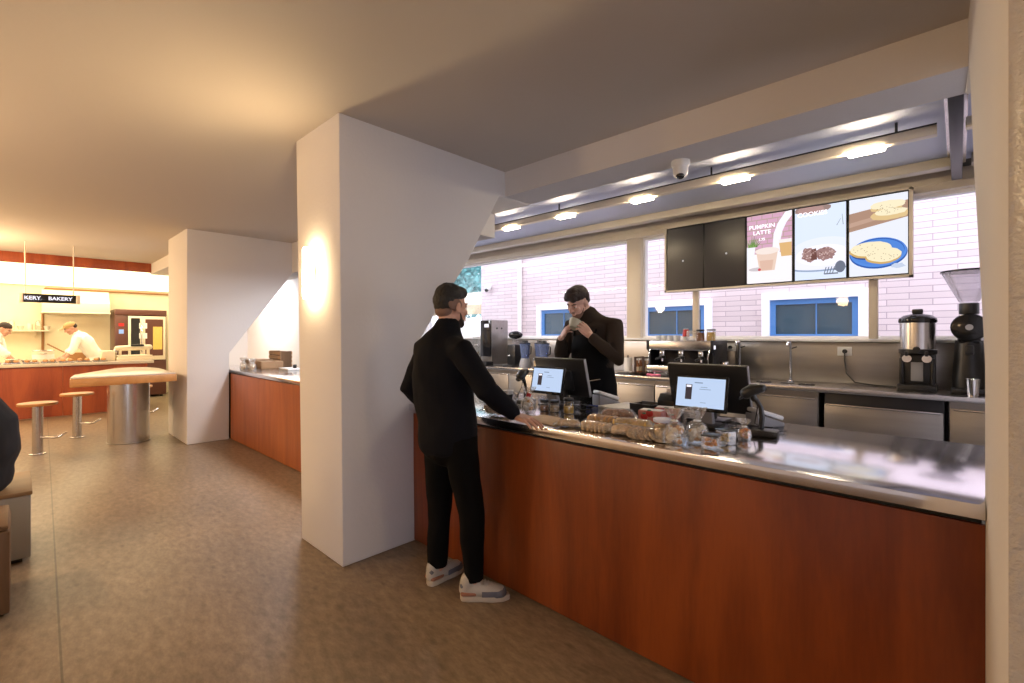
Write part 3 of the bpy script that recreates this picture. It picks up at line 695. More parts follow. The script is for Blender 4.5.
# ------------------------------------------------------------------ main counter
def counters():
    t = thing('service_counter', 'long reddish brown plywood service counter running to the right foreground pillar', 'counter', (-1.42, 2.0, 0))
    def L(x, y, z): return (x + 1.42, y - 2.0, z)
    part('front_panel', MB().b2(L(-2.89, 2.0, .012), L(.0575, 2.02, .928), .0005), 'wood', t)
    part('carcass', MB().b2(L(-2.88, 2.021, .012), L(.05, 2.15, .95)), 'black_matte', t)
    part('plinth', MB().b2(L(-2.88, 2.03, 0), L(.05, 2.14, .012)), 'black_matte', t)
    part('shelf_carcass', MB().b2(L(-2.88, 2.15, .155), L(.01, 2.95, .94), .004), 'steel_soft', t)
    top = MB(); top.prism([(-2.885, 1.955), (.0578, 1.955), (.0565, 2.055), (.6, 2.055), (.6, 3.01), (-3.4, 3.01), (-3.4, 2.055), (-2.885, 2.055)], .955, 1.0, 'Z', .003)
    solo('worktop', top, 'steel_top', 'polished steel worktop of the main service counter', 'worktop')
    t = thing('bakery_side_counter', 'orange plywood counter between the two white pillars', 'counter', (-5.5, 2.13, 0))
    part('front_panel', MB().b2((-2.1, 0, .01), (2.0, .02, .945)), 'wood_o', t)
    part('carcass', MB().b2((-3.1, .021, 0), (1.98, .8, .95)), 'black_matte', t)
    solo('worktop', MB().prism([(-7.62, 2.125), (-3.51, 2.125), (-3.51, 2.98), (-8.7, 2.98), (-8.7, 2.14), (-7.62, 2.14)], .955, 1.0, 'Z', .003), 'steel_top', 'steel worktop of the orange counter between the white pillars', 'worktop')
    # back counter along the window: cabinets one by one under a continuous worktop
    xs = [-7.25, -6.4, -5.55, -4.7, -3.85, -3.1, -2.45, -1.75, -.90, None, -.055, .65, 1.38]
    labs = ['stainless cabinet at the far left end under the back worktop', 'stainless cabinet under the glass canisters', 'stainless cabinet under the tall coffee brewer', 'stainless cabinet under the round hopper grinder and blue blenders', 'stainless cabinet behind the barista legs', 'stainless cabinet under the paper towel roll', 'stainless cabinet under the espresso machine', 'stainless cabinet under the two slender water taps', None, None, 'stainless cabinet under the tall black grinder', 'stainless cabinet at the right end behind the pillar']
    k = 0
    for a, c in zip(xs, xs[1:]):
        lab = labs[k]; k += 1
        if a is None or c is None: continue
        cb = thing('base_cabinet', lab, 'cabinet', ((a + c) / 2, 4.90, .151)); w = (c - a) / 2
        part('carcass', MB().b2((-w + .002, 0, .009), (w - .002, .50, .848)), 'steel_soft', cb)
        d = part('cabinet_door', MB().b2((-w + .006, -.022, .05), (w - .006, -.001, .79), .004), 'steel_soft', cb)
        part('handle_lip', MB().b2((-w + .02, -.032, .775), (w - .02, -.022, .79), .003), 'steel', d)
        part('plinth', MB().b2((-w + .002, .05, 0), (w - .002, .48, .009)), 'black_matte', cb)
    solo('worktop', MB().b2((-7.4, 4.83, 1.0), (1.42, 5.435, 1.04), .004), 'steel', 'stainless back worktop running under the windows', 'worktop')
    bs = MB()
    for a, c in ((-7.4, -3.6), (-3.6, -1.78), (-1.78, .02), (.02, 1.42)): bs.b2((a + .003, 5.44, 1.04), (c - .003, 5.468, 1.432), .003)
    struct('trim_backsplash', bs, 'steel_soft')
    f = thing('undercounter_fridge', 'low stainless fridge drawer under the back counter below the coffee dispenser', 'fridge', (-.47, 4.9, .152))
    part('body', MB().b2((-.39, .01, .02), (.39, .44, .845), .004), 'dark_metal', f)
    d = part('door', MB().b2((-.385, -.03, .05), (.385, .008, .745), .006), 'steel_soft', f)
    part('handle', MB().b2((-.37, -.042, .735), (.37, -.008, .752), .004), 'steel', d)
    for s in (-1, 1): part('foot', MB().cyl((s * .33, .08, -.001), .02, .025), 'black', f)
counters()

# ------------------------------------------------------------------ tills
def pos(x, y, label, label2, label3):
    t = thing('till_display', label, 'display', (x, y, 1.0))
    part('base', MB().box((0, .07, .008), (.16, .15, .016), .006), 'black', t)
    part('neck', MB().prism([(.06, .012), (.10, .012), (.05, .20), (.02, .20)], -.045, .045, 'X', .004), 'grey_pl', t)
    rot = Matrix.Rotation(R(-12), 4, 'X'); mp = Matrix.Translation((0, 0, .185)) @ rot
    h = MB(); h.M = mp; h.box((0, .012, 0), (.285, .022, .190), .006); dh = part('display_housing', h, 'black_gloss', t)
    s = MB(); s.M = mp; s.m(0).box((0, -.0005, .003), (.258, .003, .158))
    s.m(1).box((-.062, -.0022, .004), (.036, .0008, .082), .0003); s.m(3).box((-.062, -.0028, .036), (.026, .0006, .011))
    for (cx, cz, w) in ((-.01, .056, .045), (.026, .022, .062), (.02, .033, .036), (.02, -.05, .03)): s.m(2).box((cx, -.0022, cz), (w, .0006, .003 if cz < .05 else .006))
    part('screen', s, ['pos_white', 'dk_screen', 'gr_screen', 'w_txt'], dh)
    k = thing('staff_monitor', label2, 'monitor', (x - .045, y + .24, 1.0))
    part('stand', MB().box((0, .0, .008), (.20, .18, .016), .006), 'black', k)
    part('arm', MB().prism([(-.02, .012), (.03, .012), (.02, .2), (-.02, .2)], -.04, .04, 'X', .004), 'black', k)
    mm = Matrix.Translation((0, -.01, .195)) @ Matrix.Rotation(R(16), 4, 'X')
    b = MB(); b.M = mm; b.box((0, 0, 0), (.455, .03, .285), .008); b.box((0, -.02, -.02), (.22, .03, .15), .01); mo = part('monitor_body', b, 'black', k)
    g = MB(); g.M = mm; g.box((0, .0165, 0), (.43, .002, .26)); part('screen', g, 'black_gloss', mo)
    g = MB(); g.M = mm; g.box((.229, -.002, 0), (.003, .026, .28), .001); part('edge_trim', g, 'grey_pl', mo)
M['dk_screen'] = emit('display_dark', (.06, .045, .05), 1); M['gr_screen'] = emit('display_grey', (.25, .32, .45), 1)
pos(-2.08, 2.545, 'lit customer display facing out beside the leaning customer hand', 'black staff monitor in front of the barista, back turned to the customer', '')
pos(-1.015, 2.545, 'lit customer display facing out behind the bags of sweets', 'black staff monitor behind the display by the bags of sweets', '')

def scanner(loc, rz, label):
    t = thing('barcode_scanner', label, 'scanner', loc, rz)
    b = MB(); b.box((0, 0, .016), (.125, .095, .032), .008); part('base', b, 'black', t)
    part('neck', MB().tube([(-.015, 0, .03), (-.010, 0, .09), (-.016, 0, .14), (-.036, 0, .175), (-.052, 0, .195)], [.013, .013, .012, .012, .014], 12), 'black', t)
    h = MB(); h.tube([(-.012, .0, .236), (-.048, 0, .228), (-.080, 0, .206)], [(.030, .022), (.038, .030), (.036, .030)], 14, side=(0, 1, 0)); h.tube([(-.055, 0, .215), (-.045, 0, .18)], .016, 10)
    o = part('head', h, 'black', t)
    w = MB(); w.ell((-.102, 0, .188), (.010, .026, .020), Matrix.Rotation(R(35), 4, 'Y')); part('scan_window', w, 'black_gloss', o)
    part('cable', MB().tube([(-.03, .01, .18), (-.035, .02, .12), (-.05, .05, .05), (.01, .09, .006), (.08, .16, .006)], .0028, 6), 'black', t)
scanner((-.70, 2.555, 1.0), R(8), 'black barcode scanner on a curved stand, alone right of the lit display')
scanner((-2.285, 2.56, 1.0), R(100), 'black barcode scanner on a stand beside the customer elbow')

def card_reader(loc, rz, label):
    t = thing('card_terminal', label, 'card reader', loc, rz)
    part('cradle', MB().prism([(-.09, 0), (.09, 0), (.09, .075), (-.09, .02)], -.045, .045, 'X', .004), 'grey_pl', t)
    m = Matrix.Translation((0, 0, .062)) @ Matrix.Rotation(R(17), 4, 'X')
    b = MB(); b.M = m; b.box((0, 0, .006), (.082, .185, .024), .008); o = part('body', b, 'white_pl', t)
    s = MB(); s.M = m; s.box((0, .045, .0185), (.062, .07, .002)); part('screen', s, 'black_gloss', o)
    k = MB(); k.M = m
    for r in range(4):
        for c in range(3): k.box(((c - 1) * .02, -.012 - r * .016, .0185), (.014, .01, .003), .001)
    part('keypad', k, 'grey_pl', o)
card_reader((-.775, 2.84, 1.0), R(150), 'grey and white card terminal behind the right barcode scanner')
card_reader((-1.845, 2.93, 1.0), R(160), 'white and blue card terminal in front of the barista apron')

# ------------------------------------------------------------------ packed goods on the counter
def slab_bag(loc, rz, dims, fill, label, style, seed):
    """clear flow-wrapped bag with crimped ends around a row of biscuits"""
    w, d, h = dims; rnd = random.Random(seed); t = thing('biscuit_bag', label, 'biscuit bag', loc, rz)
    if style == 'slices':
        n = 6
        for k in range(n):
            x = -w / 2 + (k + .5) * w / n; part('biscuit', MB().box((x, 0, h * .46), (w / n * .62, d * .86, h * .84), .006, Matrix.Rotation(R(rnd.uniform(-6, 6)), 4, 'Z')), fill, t)
    elif style == 'loaf':
        m = MB(); m.tube([(-w * .42, 0, h * .45), (0, 0, h * .48), (w * .42, 0, h * .44)], [(d * .40, h * .36), (d * .45, h * .44), (d * .40, h * .36)], 14, side=(0, 1, 0))
        part('pastry', remesh(m, .006, 1, .008, 30), fill, t)
    else:
        n = max(5, int(w / .026))
        for k in range(n):
            for r in range(2):
                x = -w / 2 + (k + .5) * w / n; y = (r - .5) * d * .48
                part('biscuit', MB().lathe([(0, 0), (.026, 0), (.030, .005), (.026, .011), (0, .012)], (x, y, h * .44), 14, Matrix.Rotation(R(62 + rnd.uniform(-14, 14)), 4, 'Y') @ Matrix.Rotation(rnd.random(), 4, 'X')), fill, t)
    m = MB(); m.tube([(-w / 2 - .035, 0, h * .35), (-w / 2 - .01, 0, h * .42), (-w * .44, 0, h * .5), (0, 0, h * .5), (w * .44, 0, h * .5), (w / 2 + .01, 0, h * .42), (w / 2 + .035, 0, h * .35)],
                     [(d * .48, .002), (d * .48, h * .2), (d * .5, h * .47), (d * .52, h * .49), (d * .5, h * .47), (d * .48, h * .2), (d * .48, .002)], 20, side=(0, 1, 0), cap=False)
    me = m.mesh('wrapper')
    for v in me.vertices: v.co += V((noise.noise(v.co * 45 + V((seed, 0, 0))), noise.noise(v.co * 45 + V((0, seed, 0))), noise.noise(v.co * 45 + V((0, 0, seed))))) * .003; v.co.z = max(v.co.z, .0005)
    part('wrapper', me, 'bag', t)
slab_bag((-1.365, 2.075, 1.0), R(2), (.15, .085, .055), 'cookie_l', 'clear bag of pale biscuit slices standing on edge, nearest the counter front', 'slices', 1)
slab_bag((-1.215, 2.08, 1.0), R(4), (.085, .09, .062), 'cookie_l', 'short plump clear bag of pale biscuits right of the standing slices', 'loaf', 2)
slab_bag((-1.43, 2.24, 1.0), R(12), (.15, .09, .06), 'cookie', 'clear bag of tan biscuits behind the standing pale slices', 'stack', 3)
slab_bag((-1.235, 2.215, 1.0), R(10), (.19, .10, .068), 'cookie_y', 'long clear bag of yellow biscuits in the middle of the pile', 'stack', 4)
slab_bag((-1.095, 2.075, 1.0), R(6), (.13, .10, .062), 'granola', 'clear bag of grey tan oat biscuits left of the dark lidded jar', 'stack', 5)
slab_bag((-1.455, 2.44, 1.0), R(14), (.17, .10, .07), 'cookie_d', 'clear bag with a glossy brown pastry in front of the white papers', 'loaf', 6)
slab_bag((-2.085, 2.06, 1.0), R(20), (.14, .10, .085), 'granola', 'clear bag of brown biscuits between the customer torso and forearm', 'stack', 7)
slab_bag((-1.53, 2.06, 1.0), R(30), (.10, .07, .05), 'cookie_l', 'small clear bag beside the customer fingertips', 'loaf', 8)

def berry_box(loc, rz, label, seed):
    t = thing('strawberry_box', label, 'box', loc, rz)
    part('carton', MB().box((0, 0, .042), (.13, .085, .084), .005), 'pink_card', t)
    part('top_flap', MB().box((0, .0, .0855), (.118, .06, .003), .001), 'paper', t)
    for k, (x, y) in enumerate(((-.03, .052), (.034, .034), (.0, .070))):
        r = part('strawberry_motif', MB().ell((x, -.043, y), (.021, .005, .019)), 'red', t)
        part('leaf_motif', MB().ell((x, -.044, y + .017), (.012, .005, .005), seg=8), 'leaf', r)
berry_box((-1.235, 2.43, 1.0), R(8), 'pink and red strawberry packet at the front of its pair', 1)
berry_box((-1.215, 2.58, 1.0), R(14), 'pink and red strawberry packet behind the other one', 2)

def jar(name, loc, r, h, fill, lidmat, label, fillh=.7, lidh=.02):
    t = thing(name, label, 'jar', loc)
    part('glass_body', MB().lathe([(0, 0), (r * .9, 0), (r, r * .12), (r, h * .82), (r * .86, h * .92), (r * .86, h)], (0, 0, 0), 24), 'jar', t)
    part('filling', MB().cyl((0, 0, .003), r * .92, h * fillh, 20, bev=.004), fill, t)
    part('lid', MB().cyl((0, 0, h - .004), r * .98, lidh, 24, bev=.004), lidmat, t)
    return t
M['pale_lid'] = pbr('pale_blue_lid', (0.55, 0.56, 0.68), 0.4)
jar('sweet_jar', (-1.005, 2.085, 1.0), .046, .098, 'granola', 'pale_lid', 'glass jar of brown pieces with a pale blue lid, before the tied bags', .75, .016)
jar('tea_jar', (-1.985, 2.40, 1.0), .032, .06, 'cookie_d', 'black', 'small dark lidded glass jar, leftmost of the row under the left display', .5)
jar('tea_jar', (-1.905, 2.41, 1.0), .032, .062, 'granola', 'black', 'small dark lidded glass jar under the right edge of the left display', .6)
jar('tea_jar', (-1.80, 2.42, 1.0), .034, .085, 'yellow', 'black', 'taller dark lidded glass jar right of the left display', .5)

def tied_bag(loc, rz, fill, label, seed, red=False, sc=1.0):
    rnd = random.Random(seed); t = thing('tied_bag', label, 'sweet bag', loc, rz); t.scale = (1, 1, 1)
    for k in range(26):
        a = rnd.random() * 6.28; rr = rnd.random() ** .5 * .032 * sc; z = .016 + rnd.random() * .062 * sc
        part('sweet', MB().ell((math.cos(a) * rr, math.sin(a) * rr * .8, z), (.013 * sc, .011 * sc, .012 * sc), seg=8), fill if k % 4 else 'cookie', t)
    m = MB(); m.lathe([(0, 0), (.040, .001), (.048, .02), (.050, .05), (.042, .085), (.018, .105), (.012, .112), (.022, .128), (.036, .155), (.040, .168)], (0, 0, 0), 26, None, sc, .82 * sc)
    me = m.mesh('wrapper')
    for v in me.vertices:
        a = math.atan2(v.co.y, v.co.x); k = 1 + (.10 * math.sin(a * 7 + seed) if v.co.z < .10 else .35 * math.sin(a * 5 + seed)); v.co.x *= k; v.co.y *= k; v.co.z = max(v.co.z * sc, .0008)
        v.co += V((noise.noise(v.co * 50), noise.noise(v.co * 50 + V((5, 0, 0))), 0)) * .003
    part('wrapper', me, 'bag', t)
    part('tie', MB().tube([(.014 * sc * math.cos(a), .012 * sc * math.sin(a), .109 * sc) for a in [i * math.pi / 6 for i in range(12)]], .004, 6, closed=True), 'red' if red else 'white_pl', t)
    if red: part('tag', MB().box((.02, -.035, .12 * sc), (.03, .003, .022), .001, Matrix.Rotation(R(20), 4, 'Y')), 'red', t)
    return t
tied_bag((-.945, 2.075, 1.0), 0, 'milk', 'clear tied bag of pale meringues right of the lidded jar', 11)
tied_bag((-.868, 2.145, 1.0), .6, 'milk', 'clear tied bag of pale meringues left of the orange box', 12)
tied_bag((-2.01, 2.27, 1.0), .3, 'milk', 'clear tied bag with a red tag above the customer forearm', 13, True)
def pot(loc, fill, label, seed, r=.036, h=.062):
    rnd = random.Random(seed); t = thing('sweet_box', label, 'sweet box', loc, rnd.random())
    part('clear_box', MB().box((0, 0, h / 2), (r * 2, r * 1.8, h), .006), 'bag', t)
    for k in range(14):
        part('sweet', MB().box((rnd.uniform(-.6, .6) * r, rnd.uniform(-.5, .5) * r, .010 + rnd.random() * (h - .026)), (.020, .016, .010), .004, Matrix.Rotation(rnd.random() * 3, 4, 'Z')), fill, t)
    part('lid', MB().box((0, 0, h + .002), (r * 2.05, r * 1.85, .006), .002), 'black', t)
pot((-.785, 2.09, 1.0), 'orange', 'small clear box of dried orange slices nearest the counter front', 21)
pot((-.77, 2.225, 1.0), 'yellow', 'small clear box of yellow sweets behind the orange one', 22, .034, .066)
tied_bag((-.735, 2.37, 1.0), .5, 'orange', 'small low clear bag in front of the right barcode scanner', 23, False, .62)

# papers, pen, printer, trays
solo('paper_stack', MB().box((0, 0, .006), (.21, .30, .012), .001), 'paper', 'stack of white papers on the counter before the barista', 'papers', (-1.68, 2.90, 1.0), R(-12))
t = thing('marker_pen', 'blue marker pen lying left of the white papers', 'pen', (-1.83, 2.755, 1.0085), R(25))
part('barrel', MB().tube([(-.05, 0, 0), (.03, 0, 0)], .007), 'blue_pl', t); part('cap', MB().tube([(.03, 0, 0), (.06, 0, 0)], .0075), 'white_pl', t)
t = thing('receipt_printer', 'black receipt printer left of the right staff monitor', 'printer', (-1.325, 2.86, 1.0))
part('body', MB().prism([(-.07, 0), (.07, 0), (.07, .13), (-.03, .13), (-.07, .09)], -.06, .06, 'X', .008), 'black', t)
part('paper_slot', MB().box((0, .02, .131), (.085, .01, .003)), 'grey_pl', t); part('receipt', MB().box((0, .02, .142), (.075, .001, .022)), 'paper', t)
t = thing('cash_tray', 'low black tray between the papers and the receipt printer', 'tray', (-1.475, 2.82, 1.0), R(-4))
part('tray_body', MB().prism([(-.07, 0), (.07, 0), (.08, .06), (.065, .06), (.055, .012), (-.055, .012), (-.065, .06), (-.08, .06)], -.075, .075, 'X', .003), 'black', t)
part('end_wall', MB().b2((-.075, -.07, 0), (-.070, .07, .055)), 'black', t); part('end_wall', MB().b2((.070, -.07, 0), (.075, .07, .055)), 'black', t)
solo('kraft_board', MB().box((0, 0, .004), (.30, .20, .008), .003), 'kraft', 'flat kraft brown board under the customer hand', 'board', (-1.73, 2.135, 1.0), R(-8))
t = thing('paper_cup', 'white paper cup with a dark band behind the red tagged bag', 'cup', (-2.41, 2.50, 1.0))
part('cup_body', MB().lathe([(0, 0), (.028, 0), (.038, .09), (.040, .092), (.036, .09), (.026, .004)], (0, 0, 0), 24), 'paper', t); part('band', MB().lathe([(.0305, .025), (.0355, .065), (.036, .065), (.031, .025)], (0, 0, 0), 24), 'black', t)
def cables():
    rnd = random.Random(5)
    for k, (x, y) in enumerate(((-2.0, 2.66), (-.95, 2.68))):
        m = MB()
        for q in range(3):
            pts = [(x + .02 * q, y + .05, 1.004 + .003 * q)]
            for i in range(5): pts.append((x + .05 * i + rnd.uniform(-.03, .03) + .03, y + rnd.uniform(-.03, .06) - .06 * (q == 1), 1.006 + rnd.random() * .02))
            m.tube(pts, .003, 6)
        solo('cable_bundle', m, 'black', ['loose black cables on the worktop behind the left display', 'loose black cables on the worktop behind the right display'][k], 'cable')
cables()

# ------------------------------------------------------------------ back counter gear
BZ = 1.04
def gear():
    # coffee dispenser
    t = thing('coffee_dispenser', 'black coffee dispenser with steel drum at the right of the back counter', 'coffee dispenser', (-.252, 5.21, BZ)); t.scale = (1.04, 1.04, 1.04)
    part('base', MB().box((0, -.01, .025), (.24, .30, .05), .012), 'black', t)
    b = MB(); b.box((0, .03, .17), (.215, .20, .26), .02); b.box((-.095, -.05, .15), (.03, .08, .22), .01); b.box((.095, -.05, .15), (.03, .08, .22), .01); part('body', b, 'black', t)
    part('drip_panel', MB().box((0, -.072, .15), (.075, .01, .15), .004), 'grey_pl', t)
    part('drum', MB().cyl((0, 0, .31), .112, .235, 36), 'steel', t)
    part('drum_band', MB().lathe([(.113, .29), (.120, .295), (.120, .325), (.113, .33)], (0, 0, 0), 36), 'black', t)
    part('lid', MB().lathe([(.118, .54), (.122, .55), (.118, .575), (.09, .60), (.04, .612), (0, .613)], (0, 0, 0), 36), 'black_gloss', t)
    part('lid_knob', MB().box((0, 0, .632), (.07, .03, .04), .01), 'black', t)
    for s in (-1, 1):
        v = part('tap', MB().cyl((s * .06, -.11, .255), .03, .05, 18, Matrix.Rotation(R(90), 4, 'X') @ Matrix.Translation((0, 0, -.04))), 'chrome', t)
        part('tap_lever', MB().box((s * .06, -.155, .295), (.02, .02, .04), .005), 'black', v)
    part('gauge', MB().cyl((0, -.115, .33), .022, .025, 18, Matrix.Rotation(R(90), 4, 'X')), 'black', t)
    # big grinder with flared hopper
    t = thing('coffee_grinder', 'tall black coffee grinder with flared clear hopper beside the right pillar', 'coffee grinder', (.058, 5.21, BZ)); t.scale = (1.04, 1.04, 1.04)
    part('base', MB().box((0, -.03, .02), (.20, .30, .04), .015), 'black', t)
    part('body', MB().lathe([(0, .03), (.095, .035), (.098, .10), (.085, .30), (.078, .40), (0, .40)], (0, 0, 0), 28), 'black', t)
    h = MB(); h.cyl((0, .10, .50), .105, .22, 30, Matrix.Rotation(R(90), 4, 'X'), .015); h.box((0, 0, .42), (.13, .16, .09), .02); part('grind_head', h, 'black_gloss', t)
    part('badge', MB().cyl((.0, -.122, .50), .022, .004, 20, Matrix.Rotation(R(90), 4, 'X')), 'chrome', t)
    part('hopper_neck', MB().cyl((0, 0, .60), .058, .085, 24, bev=.006), 'black', t)
    part('hopper', MB().lathe([(.045, .685), (.06, .70), (.155, .915), (.158, .925), (.152, .915), (.058, .70)], (0, 0, 0), 32), 'hopper', t)
    part('hopper_lid', MB().lathe([(.0, .945), (.10, .945), (.165, .935), (.167, .922), (.15, .922), (0, .93)], (0, 0, 0), 32), 'black_gloss', t)
    part('spout', MB().box((0, -.15, .33), (.05, .08, .07), .01), 'black', t)
    t = thing('steel_tumbler', 'ribbed steel tumbler in front of the tall grinder', 'tumbler', (.075, 4.905, BZ))
    part('tumbler_body', MB().lathe([(0, 0), (.030, 0), (.036, .06), (.040, .13), (.038, .13), (.034, .06), (.028, .006), (0, .006)], (0, 0, 0), 24), 'chrome', t)
    part('rim', MB().tube([(.039 * math.cos(k * math.pi / 10), .039 * math.sin(k * math.pi / 10), .131) for k in range(20)], .002, 6, closed=True), 'chrome', t)
    # slender water taps with drip trays
    for x, lab in ((-1.66, 'slender steel water tap left of the sink, nearer the espresso machine'), (-1.19, 'slender steel water tap nearer the wall socket with the cable')):
        t = thing('water_tap', lab, 'tap', (x, 5.20, BZ))
        part('base', MB().cyl((0, 0, 0), .03, .02, 20, bev=.004), 'chrome', t)
        part('column', MB().tube([(0, 0, .01), (0, 0, .36), (0, -.01, .385), (0, -.03, .39), (0, -.11, .385), (0, -.12, .36)], .011, 14), 'chrome', t)
        part('lever', MB().tube([(.01, 0, .33), (.05, 0, .345)], .006, 8), 'black', t)
        part('tap_drain', MB().cyl((0, -.12, 0), .06, .006, 24, bev=.002), 'black', t)
    for x, lab in ((-1.38, 'round pitcher rinser set in the counter between the water taps'), (-1.02, 'round pitcher rinser right of both water taps')):
        t = thing('pitcher_rinser', lab, 'rinser', (x, 5.02, BZ))
        part('ring', MB().lathe([(.03, 0), (.065, 0), (.066, .008), (.055, .012), (.03, .010)], (0, 0, 0), 28), 'black_gloss', t)
        part('spray_star', MB().box((0, 0, .012), (.07, .012, .006), .002).box((0, 0, .012), (.012, .07, .006), .002), 'chrome', t)
    # sockets
    for x, z, lab in ((-.79, 1.345, 'white wall socket with a black plug and cable running to the coffee dispenser'), (-1.83, 1.365, 'white wall socket with a black plug right of the espresso machine')):
        t = thing('wall_socket', lab, 'socket', (x, 5.44, z))
        part('plate', MB().box((0, -.006, 0), (.115, .011, .085), .004), 'white_pl', t)
        part('plug', MB().cyl((0.005, -.010, 0), .020, .035, 16, Matrix.Rotation(R(90), 4, 'X'), .004), 'black', t)
    solo('power_cable', MB().tube([(-.785, 5.40, 1.335), (-.785, 5.395, 1.26), (-.77, 5.39, 1.14), (-.70, 5.36, 1.06), (-.55, 5.32, 1.047), (-.37, 5.27, 1.047)], .006, 8), 'black', 'black power cable drooping from the wall socket to the coffee dispenser', 'cable')
    # espresso machine
    t = thing('espresso_machine', 'wide steel three group espresso machine on the back counter', 'espresso machine', (-2.215, 5.17, BZ))
    for sx in (-1, 1):
        for sy in (-1, 1): part('foot', MB().cyl((sx * .30, sy * .17, 0), .022, .05), 'chrome', t)
    part('drip_tray', MB().box((0, -.04, .085), (.70, .44, .075), .008), 'steel', t)
    part('back_body', MB().box((0, .10, .21), (.70, .20, .19), .006), 'dark_metal', t)
    part('upper_body', MB().box((0, .0, .345), (.72, .42, .105), .012), 'steel', t)
    for s in (-1, 1): part('side_panel', MB().prism([(-.22, .05), (.20, .05), (.20, .40), (-.22, .40), (-.22, .30), (-.16, .26), (-.16, .14), (-.22, .12)], s * .36 - .012, s * .36 + .012, 'X', .005), 'dark_metal', t)
    part('control_light', MB().box((.374, -.17, .33), (.004, .04, .04)), 'w_txt', t)
    for k in range(3):
        x = -.22 + k * .22
        g = part('group_head', MB().cyl((x, -.13, .225), .035, .07, 20, bev=.008), 'chrome', t)
        part('portafilter', MB().cyl((x, -.13, .195), .034, .03, 20).tube([(x, -.16, .21), (x + .01, -.29, .195)], [.012, .015], 10), 'black', g)
        part('spout', MB().cyl((x, -.13, .165), .012, .03, 10), 'chrome', g)
    for x in (-.33, .33): part('steam_wand', MB().tube([(x, -.2, .30), (x, -.24, .22), (x, -.22, .10)], .006, 8), 'chrome', t)
    TZ = BZ + .3975
    for k, (x, y) in enumerate(((-2.47, 5.01), (-2.40, 5.01), (-2.33, 5.01), (-2.26, 5.01), (-2.44, 5.10), (-2.36, 5.10), (-2.28, 5.10))):
        m = MB(); m.lathe([(0, 0), (.022, 0), (.031, .05), (.032, .058), (.029, .056), (.020, .004), (0, .004)], (0, 0, 0), 18)
        solo('espresso_cup', m, 'white_pl', ('white espresso cup in the front row on the espresso machine' if y < 5.05 else 'white espresso cup in the back row on the espresso machine'), 'cup', (x, y, TZ), 0, 'front row cups on the espresso machine' if y < 5.05 else 'back row cups on the espresso machine')
    t = thing('paper_cup', 'red paper cup upside down on top of the espresso machine', 'cup', (-2.18, 5.08, TZ))
    part('cup_body', MB().lathe([(0, .13), (.026, .13), (.036, .0), (.038, .0)], (0, 0, 0), 20), 'white_pl', t); part('sleeve', MB().lathe([(.030, .125), (.0365, .045), (.034, .045), (.028, .125)], (0, 0, 0), 20), 'red', t)
    t = thing('plastic_jug', 'pale translucent jug between the red cup and the dark jar', 'jug', (-2.09, 5.0, TZ))
    part('jug_body', MB().box((0, 0, .055), (.085, .07, .11), .012), 'bag', t); part('handle', MB().tube([(.04, 0, .09), (.075, 0, .085), (.075, 0, .035), (.04, 0, .03)], .006, 8), 'cream_pl', t)
    jar('storage_jar', (-1.99, 5.0, TZ), .042, .105, 'cookie_d', 'black', 'jar of dark syrup with a black lid on the espresso machine', .8)
    jar('storage_jar', (-1.885, 5.02, TZ), .046, .11, 'cookie_y', 'grey_pl', 'jar of cream coloured powder at the right end of the espresso machine', .8)
    t = thing('milk_frother', 'small black milk frother between espresso machine and wall socket', 'frother', (-1.783, 5.12, BZ))
    part('body', MB().cyl((0, 0, 0), .055, .13, 22, bev=.01), 'black', t); part('jug', MB().cyl((0, -.0, .13), .045, .05, 22, bev=.006), 'chrome', t); part('lever', MB().tube([(0, -.04, .16), (.0, -.10, .18)], .006, 8), 'black', t)
    # left of the espresso machine
    t = thing('paper_towel_roll', 'white paper towel roll on a black stand left of the bottle carriers', 'paper towels', (-2.86, 5.02, BZ))
    part('stand', MB().cyl((0, 0, 0), .075, .012, 24, bev=.003), 'black', t); part('roll', MB().lathe([(.018, .03), (.046, .03), (.047, .19), (.018, .19)], (0, 0, 0), 24), 'paper', t); part('rod', MB().tube([(0, 0, .01), (0, 0, .215)], .007, 8), 'black', t)
    for k, (x, fill, lab) in enumerate(((-2.735, 'cookie_d', 'dark wooden bottle carrier next to the paper towel roll'), (-2.63, 'kraft', 'dark wooden bottle carrier touching the espresso machine'))):
        t = thing('bottle_carrier', lab, 'carrier', (x, 5.06, BZ))
        part('floor_board', MB().box((0, 0, .008), (.09, .20, .016)), 'dk_wood', t)
        for s in (-1, 1): part('end_post', MB().b2((-.045, s * .094 - .006, 0), (.045, s * .094 + .006, .03)).b2((-.012, s * .094 - .006, .0), (.012, s * .094 + .006, .20)), 'dk_wood', t)
        part('rail', MB().b2((-.01, -.1, .19), (.01, .1, .205)), 'dk_wood', t)
        for q, y in enumerate((-.05, .03)):
            m = thing('syrup_bottle', '%s syrup bottle at the %s of the carrier %s' % (('brown', 'tan')[k], ('front', 'back')[q], ('by the paper towels', 'by the espresso machine')[k]), 'bottle', (x, 5.06 + y, BZ + .0165))
            part('bottle_body', MB().lathe([(0, 0), (.030, 0), (.032, .01), (.032, .09), (.014, .12), (.012, .15), (0, .15)], (0, 0, 0), 18), fill, m); part('label_band', MB().lathe([(.0325, .025), (.0328, .075)], (0, 0, 0), 18), 'cream_pl', m); part('cap', MB().cyl((0, 0, .148), .014, .016, 14), 'white_pl', m)
    c = MB(); c.ell((0, 0, .012), (.075, .035, .016)); c.ell((.04, .01, .014), (.05, .025, .018)); c.ell((-.04, -.005, .016), (.04, .028, .016)); solo('cloth', remesh(c, .006, 2, .008, 30), 'pink', 'crumpled pink cleaning cloth left of the espresso machine', 'cloth', (-2.47, 4.88, BZ))
    t = thing('serving_tray', 'dark tray with a pen rest right of the barista elbow', 'tray', (-2.83, 4.88, BZ), 0)
